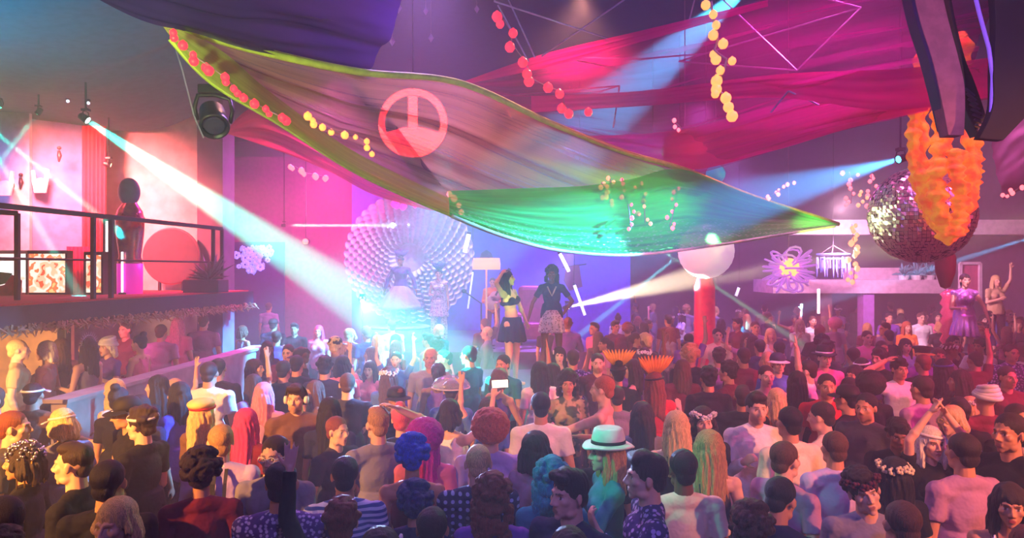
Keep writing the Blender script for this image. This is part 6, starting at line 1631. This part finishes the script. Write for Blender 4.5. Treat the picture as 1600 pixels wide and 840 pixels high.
# the rest of the crowd fills the gaps further back
rf = random.Random(77)
HCW = ['black', 'dark', 'dark', 'brown', 'brown', 'blond', 'sandy', 'black', 'auburn']
def zone(x, y):
    px = 800 + x / y * FPX
    a = ('below the balcony pillar' if px < 470 else 'before the lace disc' if px < 700 else 'before the stage' if px < 900 else 'below the green net' if px < 1040 else 'around the red pillar' if px < 1180 else
         'below the flower lamp' if px < 1290 else 'below the pale ledge' if px < 1440 else 'by the podium')
    if y < 6.5: a = 'near the ' + ('hot pink hair' if px < 470 else 'coloured wigs' if px < 800 else 'white fedora' if px < 1030 else 'long sandy hair' if px < 1210 else 'clapping woman' if px < 1480 else 'tall man in black')
    return a
tries = 0; nfill = 0
def clear(x, y, d, arr): return all((x - c['x']) ** 2 + (y - c['y']) ** 2 > d * d for c in arr)
while nfill < NFILL and tries < 60000:
    tries += 1
    px = rf.uniform(350, 1640); Y = rf.choice((rf.uniform(3.0, 8.5), rf.uniform(6.5, 20.5), rf.uniform(8.0, 20.5)))
    x = (px - 800) / FPX * Y
    if px < 960 and Y > 13.9: continue
    if x < -4.0 and Y < 12.4: continue
    if x < -6.5 or x > 13.4: continue
    if Y < 6 and not (360 < px < 1640): continue
    if (x - at(1101, 0, 13.7).x) ** 2 + (Y - 13.7) ** 2 < .35: continue
    if (x - at(1507, 0, 12.3).x) ** 2 + (Y - 12.3) ** 2 < .95: continue
    if (x - at(1487, 0, 13.4).x) ** 2 + (Y - 13.4) ** 2 < .5: continue
    if abs(x + 5.2) < .6 and abs(Y - 12) < .7: continue
    if abs(x - at(1292, 0, 17.3).x) < .6 and abs(Y - 17.4) < .6 or abs(x - at(1357, 0, 17.1).x) < .6 and abs(Y - 17.2) < .6: continue
    if -.95 < x < 1.5 and 9.35 < Y < 12.1: continue
    if not clear(x, Y, .46 if Y < 9 else .52, recs): continue
    fem = rf.random() < .48
    hc = rf.choice(HCW); hair = rf.choice(['long', 'wavy', 'bob', 'bun', 'straight', 'ponytail'] if fem else ['short', 'short', 'quiff', 'messy', 'fade', 'curly'])
    yaw = rf.choice((rf.gauss(0, 25), rf.gauss(0, 25), rf.gauss(180, 30), rf.gauss(90, 25), rf.gauss(-90, 25)))
    code = rf.choice(['s', 's', 'b', 'd', 's', 'ch'] + (['dn', 'u', 'uu', 'ub'] if Y > 8 and rf.random() < .3 else []))
    tc = rf.choice(['black', 'black', 'navy', 'charcoal', 'maroon', 'mauve', 'white', 'grey', 'purple', 'pink', 'brown'] if Y > 7 else ['black', 'black', 'navy', 'charcoal', 'maroon'])
    top = rf.choice(['tee', 'tank'] if fem else ['tee', 'tee', 'long']); h = (rf.uniform(1.58, 1.70) if fem else rf.uniform(1.66, 1.80)) - (.10 if Y < 7 else 0)
    face = abs(((yaw + 180) % 360) - 180)
    fd = 'back turned' if face < 50 else 'facing us' if face > 130 else 'side-on'
    hn = {'long': 'long', 'wavy': 'wavy', 'bob': 'bobbed', 'bun': 'pinned-up', 'straight': 'sleek', 'ponytail': 'tied-back', 'short': 'short', 'quiff': 'swept-up', 'messy': 'tousled', 'fade': 'cropped', 'curly': 'curly'}[hair]
    armt = {'u': ', one arm up', 'uu': ', both arms up', 'ub': ', arm bent up', 'dn': ', arms out'}.get(code, '')
    tn = {'tee': 'tee', 'tank': 'vest', 'long': 'shirt'}[top]
    hcn = {'dark': 'dark-brown'}.get(hc, hc)
    lab = '%s in %s %s, %s %s hair, %s%s, %s' % ('woman' if fem else 'man', tc, tn, hn, hcn, fd, armt, zone(x, Y))
    if len(lab.replace('-', ' ').split()) > 14: lab = lab.replace(', arm bent up', '').replace('back turned', 'turned away')
    if fem and rf.random() < .12: g = (('flowers', WH, BK),); lab = lab.replace('woman in', 'flower-crowned woman in')
    elif not fem and rf.random() < .08: g = (('cap', BK, BK),); lab = lab.replace('man in', 'black-capped man in')
    else: g = ()
    recs.append(dict(x=x, y=Y, z=0, yaw=yaw, code=code, fem=fem, h=h, hair=hair, hc=hc, skin=rf.choice(['fair', 'tan', 'tan', 'olive', 'brown']), top=top, tc=tc, gears=g, beard=rf.choice((0, 0, .8)) if not fem else 0, label=lab, group=None, bot='trousers', bc=None, fixed=False, fill=True))
    nfill += 1
# nobody stands inside anybody: push apart, mostly in depth
for it in range(90):
    for i, a in enumerate(recs):
        for b in recs[i + 1:]:
            dx = a['x'] - b['x']; dy = a['y'] - b['y']
            if abs(dx) > .5 or abs(dy) > .5: continue
            if a['z'] != b['z']: continue
            d = math.hypot(dx, dy); need = .455
            if d < need:
                k = (need - d) * .5; ux, uy = (dx / d, dy / d) if d > 1e-4 else (0, 1)
                uy += .6 * (1 if uy >= 0 else -1); n_ = math.hypot(ux, uy); ux /= n_; uy /= n_
                if not a.get('fixed'): a['x'] += ux * k * .6; a['y'] += uy * k
                if not b.get('fixed'): b['x'] -= ux * k * .6; b['y'] -= uy * k
for a in recs:      # keep clear of the low wall
    if a['z'] == 0 and -.95 < a['x'] < 1.5 and 9.4 < a['y'] < 12: a['y'] = 9.4 if a['y'] < 10.7 else 12.05
    if a['z'] == 0 and a['y'] > 6.6 and a['y'] < 12.3 and a['x'] < -3.95: a['x'] = -3.95
labs = {}
for c in recs:
    if len(c['label'].split()) > 16: c['label'] = c['label'].replace(', one arm up', '').replace(', arms out', '')
    c['label'] = c['label'].replace(' under the balcony corner', ' under the balcony corner').replace('past the podium', 'past the podium').replace('  ', ' ')
    labs.setdefault(c['label'], []).append(c)
for l_, cs in labs.items():
    if len(cs) > 1:
        for c in cs: c['group'] = 'revellers: ' + l_[:60]
for i, c in enumerate(recs):
    P = getpose(c['code'], c['fem']); Yd = c['y']; res = 0 if Yd < 5.0 else 1 if Yd < 9 else 2
    extra = None; hair = c['hair']
    if hair == 'afrolong': hair = 'afro'; extra = 'wavy'
    gs = [g for g in c['gears'] if isinstance(g, tuple)]
    o, d = person(c['x'], c['y'], c['z'], c['yaw'], P, c['h'], hair, c['hc'], c['skin'], c['top'], c['tc'] if c['tc'] in CC or c['tc'] in PATT else 'pink', c['bot'], c['bc'] or ('black', 'navy', 'charcoal')[i % 3], gs, c['beard'], c['label'], c['group'], res)
    c['obj'] = o
    if extra:
        hb = link('long_hair', hairm(extra, res), hair_mat(c['hc'], HC[c['hc']]), o); hb.matrix_local = d['J']['headM']
    if 'SUSP' in c['gears']:
        for sx in (-.075, -.02, .05):
            w_ = .022 if sx != -.02 else .035
            mb = MB(); pts = [(sx, -.165, .98), (sx, -.150, 1.12), (sx * 1.05, -.150, 1.27), (sx * 1.1, -.130, 1.38), (sx * 1.1, -.08, 1.465)]
            for a, b in zip(pts, pts[1:]): mb.bar(a, b, w_, .008)
            mb.build('braces_strap', mat('braces', rgb(25, 22, 45), .6), o)
        mb = MB().tube([(math.cos(t * PI / 12) * .062, math.sin(t * PI / 12) * .06 - .012, 1.475) for t in range(24)], .014, 6, closed=True); mb.build('collar', cmat('white'), o, True)
    if 'PHONE' in c['gears']:
        J = d['J']; M = Matrix.Translation((c['x'], c['y'], c['z'])) @ Matrix.Rotation(math.radians(c['yaw']), 4, 'Z') @ Matrix.Scale(c['h'] / 1.75, 4)
        hp_ = M @ (J['wrR'] + J['hdR'][0] * .10)
        ph = empty('phone', hp_ + Vector((.05, -.03, .03)), math.radians(4)); tag(ph, 'bright phone held sideways above the magenta wig', 'phone')
        MB().box((-.075, -.004, -.037), (.075, .004, .037)).build('body', M_dark, ph, bevel=.003)
        MB().box((-.07, -.0048, -.033), (.07, -.0042, .033)).build('screen', emit_mat('phone screen', rgb(255, 250, 215), 2.5), ph)
        ph.rotation_euler = (0, math.radians(-3), 0)

# ---- performers
ZD = 1.02
dp = empty('dance_platform', (.25, 10.7, 0)); tag(dp, 'dark platform carrying the two dancers in front of the stage', 'platform')
MB().box((-.85, -1.0, 0), (.95, 1.05, ZD - .04)).build('block', mat('plum platform', rgb(95, 40, 90), .6), dp, bevel=.02)
MB().box((-.88, -1.03, ZD - .04), (.98, 1.08, ZD)).build('top_board', M_stage, dp)
def performer(px, py_feet, Y, yaw, P, zf, **k):
    o, d = person((px - 800) / FPX * Y, Y, zf, yaw, P, res=1, **k); return o, d
o, d = performer(800, 0, 10.1, -120, dict(l='flare', r='head', fem=True, side=6, lean=-4, hyaw=20), ZD, h=1.72, hair='straight', hc='black', skin='fair', top='bra', tc='black', bot='skirt', bc='navy', label='stage dancer in a bikini top and short blue skirt with one arm over her head')
o, d = performer(862, 0, 11.3, 178, dict(l='hip', r='flare', fem=True, lean=3), ZD, h=1.78, hair='curlylong', hc='black', skin='brown', top='tee', tc='navy', bot='skirt', bc='lace', label='stage dancer with big curly hair, dark top and frilled pale hem')
V_ = MB().tube([(-.07, .135, 1.42), (-.03, .16, 1.33), (0, .165, 1.27), (.03, .16, 1.33), (.07, .135, 1.42)], .012, 6); V_.build('necklace', mat('pale gold chain', rgb(220, 220, 170), .3, .8), o, True)
o, d = performer(626, 0, 16.9, 175, dict(l='flare', r='flare', stance=.12), ZS + .35, h=1.72, hair='short', hc='dark', skin='olive', top='long', tc='purple', bot='trousers', bc='lilac', gears=(('plume', rgb(95, 75, 150), rgb(90, 70, 140)),), label='performer with a feathered headdress and flared arms before the lace backdrop')
# wide draped skirt
mb = MB().lathe((0, 0, 0), [(.52, .42), (.50, .5), (.36, .75), (.2, .98), (.16, 1.0)], 36); mb.v = [(x * (1 + .08 * math.sin(math.atan2(y, x) * 9)), y * (1 + .08 * math.sin(math.atan2(y, x) * 9)), z) for x, y, z in mb.v]
mb.build('draped_skirt', cmat('lilac'), o, True)
rz = empty('riser', (at(626, 0, 16.9).x, 16.9, ZS)); tag(rz, 'low pale riser under the feathered performer', 'riser')
MB().lathe((0, 0, 0), [(.75, 0), (.75, .33), (.7, .35), (0, .35)], 32).build('drum', mat('riser lilac', rgb(175, 160, 215), .6), rz, True)
MB().tube([(.75 * math.cos(t * PI / 16), .75 * math.sin(t * PI / 16), .31) for t in range(32)], .02, 6, closed=True).build('rim', M_darkmetal, rz)
o, d = performer(686, 0, 16.3, 178, dict(l='down', r='bent', fem=True), ZS, h=1.76, hair='bun', hc='dark', skin='fair', top='dress', tc='lace', bot='trousers', bc='lace', gears=(('plume', rgb(70, 60, 130), rgb(80, 70, 140)),), label='slim stage performer in a pale patterned dress and small plumes')
o, d = performer(770, 0, 16.4, 178, dict(l='bent', r='bent', lean=6), ZS - .05, h=1.6, hair='short', hc='brown', skin='fair', top='long', tc='orange', bot='trousers', bc='maroon', label='coral-shirted musician standing beside the floor lamp')
gt = empty('guitar', o.location + Vector((-.02, -.30, 1.0))); gt.rotation_euler = (0, math.radians(28), 0); tag(gt, 'pale guitar held by the coral-shirted musician', 'guitar')
MB().lathe((0, 0, 0), [(.0, -.03), (.15, -.03), (.17, 0), (.15, .03), (0, .03)], 24, Matrix.Rotation(PI / 2, 3, 'X')).lathe((0, 0, .17), [(.0, -.03), (.11, -.03), (.125, 0), (.11, .03), (0, .03)], 24, Matrix.Rotation(PI / 2, 3, 'X')).build('body', mat('pale guitar', rgb(225, 190, 190), .35), gt, True)
MB().box((-.022, -.035, .2), (.022, -.01, .78)).build('neck', M_dark, gt); MB().box((-.04, -.03, .78), (.04, -.01, .92)).build('headstock', M_dark, gt)
# podium dancer
o, d = performer(1507, 0, 12.3, 165, dict(l='flare', r='bent', fem=True, lean=2), zp, h=1.74, hair='ponytail', hc='dark', skin='fair', top='dress', tc='silverdress', bot=None, label='dancer in a shimmering silver-pink dress on the round podium')
for sx in 'RL':
    a = d['J']['kn' + sx]; b = d['J']['an' + sx]
    MB().tube([a + Vector((0, 0, -.02)), a.lerp(b, .3) + Vector((0, -.015, 0)), a.lerp(b, .75), b + Vector((0, 0, -.02))], [.066, .072, .055, .052], 14).build('boot', mat('red boot', rgb(215, 20, 60), .35), o, True)
# figure raised at the back right on a ledge seat
bx_ = empty('platform', at(1556, 0, 14.5)); bx_.location.z = 0; tag(bx_, 'dark square platform in the back corner', 'platform')
MB().box((-.6, -.4, 0), (.6, .4, .92)).build('block', mat('dark block', rgb(45, 30, 55), .6), bx_, bevel=.02)
MB().box((-.62, -.42, .92), (.62, .42, .96)).build('top_board', M_dark, bx_)
o, d = performer(1556, 0, 14.5, 178, dict(l='up', r='chest', fem=True), .96, h=1.66, hair='long', hc='blond', skin='fair', top='tee', tc='sand', label='blonde in a sand-coloured top raised on the dark platform')
print('people', NP_[0])

# ------------------------------------------------------------------ lights
CY = rgb(30, 255, 190); CW = rgb(120, 255, 215)
def beam(p, q, col, power, ang, label, size=.12, lens=rgb(200, 255, 240), es=6, rod=None, radius=.03, blend=.5, fixture=True, group=None):
    a = at(*p); b = at(*q); d = (b - a).normalized()
    if fixture: stage_light(a, b, size, label, lens, es, rod, group)
    spot(a + d * size * .6, b, col, power, ang, blend, radius)
K = LK
beam((134, 186, 8.6), (560, 470, 8.7), (.02, 1.0, .72), 190000 * K, 10.0, 'bright stage light throwing the wide mint beam across the hall', .09, rgb(220, 255, 245), 12, 5.1)
beam((60, 176, 9.2), (-8, 262, 9.0), (.0, 1, .72), 130000 * K, 3, 'small stage light above the blue-grey panel with a thin teal beam', .07, rgb(60, 255, 200), 5, 5.1)
beam((-2, 165, 9.0), (-12, 400, 8.5), (.0, 1, .72), 70000 * K, 3, 'small stage light at the very edge of the teal cloth', .07, rgb(60, 255, 200), 5, 5.1)
beam((-40, 180, 9.0), (290, 446, 10.6), (.0, 1, .72), 190000 * K, 2.8, 'off-side stage light with the long thin teal beam over the railing', .07, rgb(60, 255, 200), 5, 5.1)
beam((-60, 150, 9.3), (82, 390, 9.4), (.0, 1, .72), 150000 * K, 2.8, 'off-side stage light with the thin teal beam ending on the bar front', .07, rgb(60, 255, 200), 5, 5.1)
beam((170, 257, 10.6), (420, 330, 11.4), (1, .2, .12), 6500 * K, 28, 'orange stage light on the coral wall above the totem statue', .08, rgb(255, 190, 140), 8, 5.1, radius=.08)
beam((444, 352, 16.5), (905, 352, 19.5), (.55, 1.0, .9), 900000 * K, 1.8, 'small light at the start of the thin level white beam', .07, rgb(230, 255, 255), 4, 6)
beam((886, 480, 15.3), (1340, 372, 12.0), (1, .78, .5), 130000 * K, 11, 'stage light beside the curly-haired dancer with the broad cream beam', .10, rgb(255, 240, 215), 10, ZS, blend=.6)
beam((1407, 248, 9.0), (1180, 312, 8.4), (.05, .38, 1), 30000 * K, 17, 'stage light above the mirror ball with the blue beam', .1, rgb(80, 220, 255), 7)
beam((1062, 398, 14.2), (925, 508, 14.8), (.1, .8, .9), 150000 * K, 3.5, 'small teal stage light behind the white paper lantern', .08, rgb(120, 240, 255), 4)
beam((1020, 382, 14.5), (1170, 482, 14), (.3, 1, .55), 150000 * K, 2.4, 'small green stage light high behind the green net', .08, rgb(160, 255, 200), 4)
beam((1640, 362, 12), (1440, 424, 13.5), (.05, .5, 1), 100000 * K, 4, 'stage light with the dim blue beam over the podium dancer', .08, rgb(80, 220, 255), 4)
beam((1190, -40, 10.5), (930, 190, 11.2), (.05, .55, 1), 90000 * K, 22, 'stage light above the fuchsia gauze with the blue-green beam', .12, rgb(80, 220, 255), 5)
beam((906, 378, 17), (800, 520, 15.2), (.4, .25, 1), 3500 * K, 40, 'violet stage light under the hem of the green net', .1, rgb(200, 190, 255), 5)
# washes: unseen lamps without fixtures, added as coloured fill for hall and stage
def wash(p, q, col, power, ang, r=.25): spot(p, q, col, power * K, ang, 1.0, r)
wash((-5.3, .6, 3.9), (-3.0, 5.2, 1.3), (1, .42, .09), 8000, 50, .08)         # orange key from beside the balcony on the crowd below it
wash((5.6, -.4, 4.6), (3.0, 5.2, 1.2), (1, .30, .15), 4300, 50, .08)            # peach key, right of the floor
wash((8.5, 4.0, 5.0), (4.0, 7.5, 1.3), (1, .04, .25), 4200, 70, .15)           # crimson from the side
wash((-1.0, 8.5, 6.6), (-1.2, 4.6, 1.2), (.40, .2, 1), 1300, 70, .12)         # violet from behind, middle
wash((.6, -1.0, 5.4), (.6, 5.5, 1.3), (.32, .22, 1), 650, 75, .2)                # soft violet front
wash((-1.4, 13.8, 5.4), (-1.3, 10.2, 1.2), (.03, .75, .85), 8000, 34)       # cyan pool in the middle
wash((-2.4, 3.2, 3.9), (.9, 4.3, 1.5), (.0, 1, .5), 900, 16)          # green hit on the hat
wash((4.5, 16, 6.5), (2, 13, 0), (.8, .15, .9), 1500, 110)
wash((-3.6, 14, 6.6), (-3.4, 11.5, 1.0), (.8, .06, .6), 4500, 95)         # magenta haze left of the stage
wash((-5.5, 13.6, 3.6), (-3.0, 15.5, 3.0), (1, .05, .35), 500, 100)
wash((-1.5, 16.0, 6.5), (-2.2, 17.4, 2.6), (.5, .42, 1), 2600, 70)          # lavender on the lace
wash((-1.2, 19.0, 4.4), (-1.8, 16.8, 2.6), (.75, .75, 1), 1500, 60)
wash((1.5, 16.0, 6.3), (1.8, 18.5, 2.0), (.3, .15, 1), 5000, 90)         # violet on the stage wall
wash((5.4, 17.5, 5.6), (6.5, 17.2, 2.0), (.6, .2, 1), 900, 120)
wash((7.6, 10.6, 6.5), (8.1, 12.3, 2.2), (1, .15, .5), 700, 30)         # podium
wash((8.6, 16, 5.5), (8.3, 12.3, 2.6), (.5, .2, 1), 700, 30)
wash((2.8, 12.3, 4.9), (1.0, 7.9, 3.3), (.04, 1, .22), 5500, 42, .05)         # green on the net
wash((4.6, 7.4, 7.3), (3.6, 8.6, 4.6), (1, .2, .8), 1500, 95)         # pink cloth
wash((-1.8, 8.6, 7.3), (-1.4, 7.0, 4.4), (1, .4, .35), 1000, 90)       # olive canopy from above
wash((-8.2, 8.8, 4.7), (-7.6, 12, 3.4), (.1, .3, 1), 300, 60)        # blue on the panel
wash((-6.8, 9.6, 4.8), (-6.8, 12, 3.2), (1, .15, .13), 5500, 95)       # coral wall
wash((-7.2, 5.2, 3.0), (-6.2, 5.6, 5.4), (.03, .6, .75), 3200, 105)      # teal on the ceiling cloth
wash((-5.6, 5.6, 2.0), (-6.9, 9.4, 1.2), (1, .5, .18), 1700, 80)         # amber below the balcony
wash((-5.3, 9.0, 2.05), (-6.2, 11.6, 1.0), (1, .1, .4), 160, 90)
wash((.8, 3.0, 7.0), (2.2, 8.0, 6.9), (.15, .12, .8), 900, 120)
wash((-4, 3, 7.0), (-2, 5.0, 5.0), (.3, .1, .9), 200, 120)
point((6.3, 6.4, 3.8), (1, .35, .05), 30 * K, .15)

wash((6.0, 12.5, 3.9), (9.0, 16.0, 3.6), (1, .5, .75), 2300, 110, .1)       # pale beam and ledge
wash((7.0, 14.2, 3.3), (7.3, 17.0, 2.2), (1, .45, .85), 900, 110, .1)
wash((-4.4, 16.0, 5.0), (-5.2, 20.5, 3.2), (1, .08, .45), 3500, 100)      # magenta haze left of the lace
wash((2.6, 1.6, 3.6), (3.2, 4.6, 4.3), (1, .4, .7), 330, 40, .1)          # glow on the hoop's wooden band
wash((5.2, 6.2, 6.4), (8.15, 12.3, 2.3), (1, .5, .8), 9000, 10, .05)       # added narrow spot brightening the podium dancer
wash((2.4, 9.6, 3.1), (4.9, 8.5, 3.4), (1, .8, .6), 3000, 24, .05)       # cream light on the mirror ball
wash((-2.2, 2.2, 3.3), (-2.2, 6.6, 4.4), (.8, 1, .4), 800, 60, .1)      # lime glow on the canopy hems
wash((1.0, 9.8, 6.7), (.7, 8.6, 4.2), (1, .38, .3), 900, 75, .1)          # salmon glow on the canopy
beam((566, 470, 14.1), (742, 800, 4.2), (.35, .5, 1), 13000 * K, 16, 'blue stage light on a stand in the haze before the lace backdrop', .1, rgb(170, 190, 255), 5, ZS, blend=.8)  # lamp added to send blue streaks through the haze over the crowd
wash((5.6, 9.6, 2.9), (4.7, 11.0, 3.4), (.7, 1, .15), 500, 50, .05)      # lime glow on the tip of the net
wash((.9, 4.6, 3.0), (.02, 10.1, 2.35), (.2, 1, .1), 2600, 7, .04)      # green hit on the dancer in the blue skirt
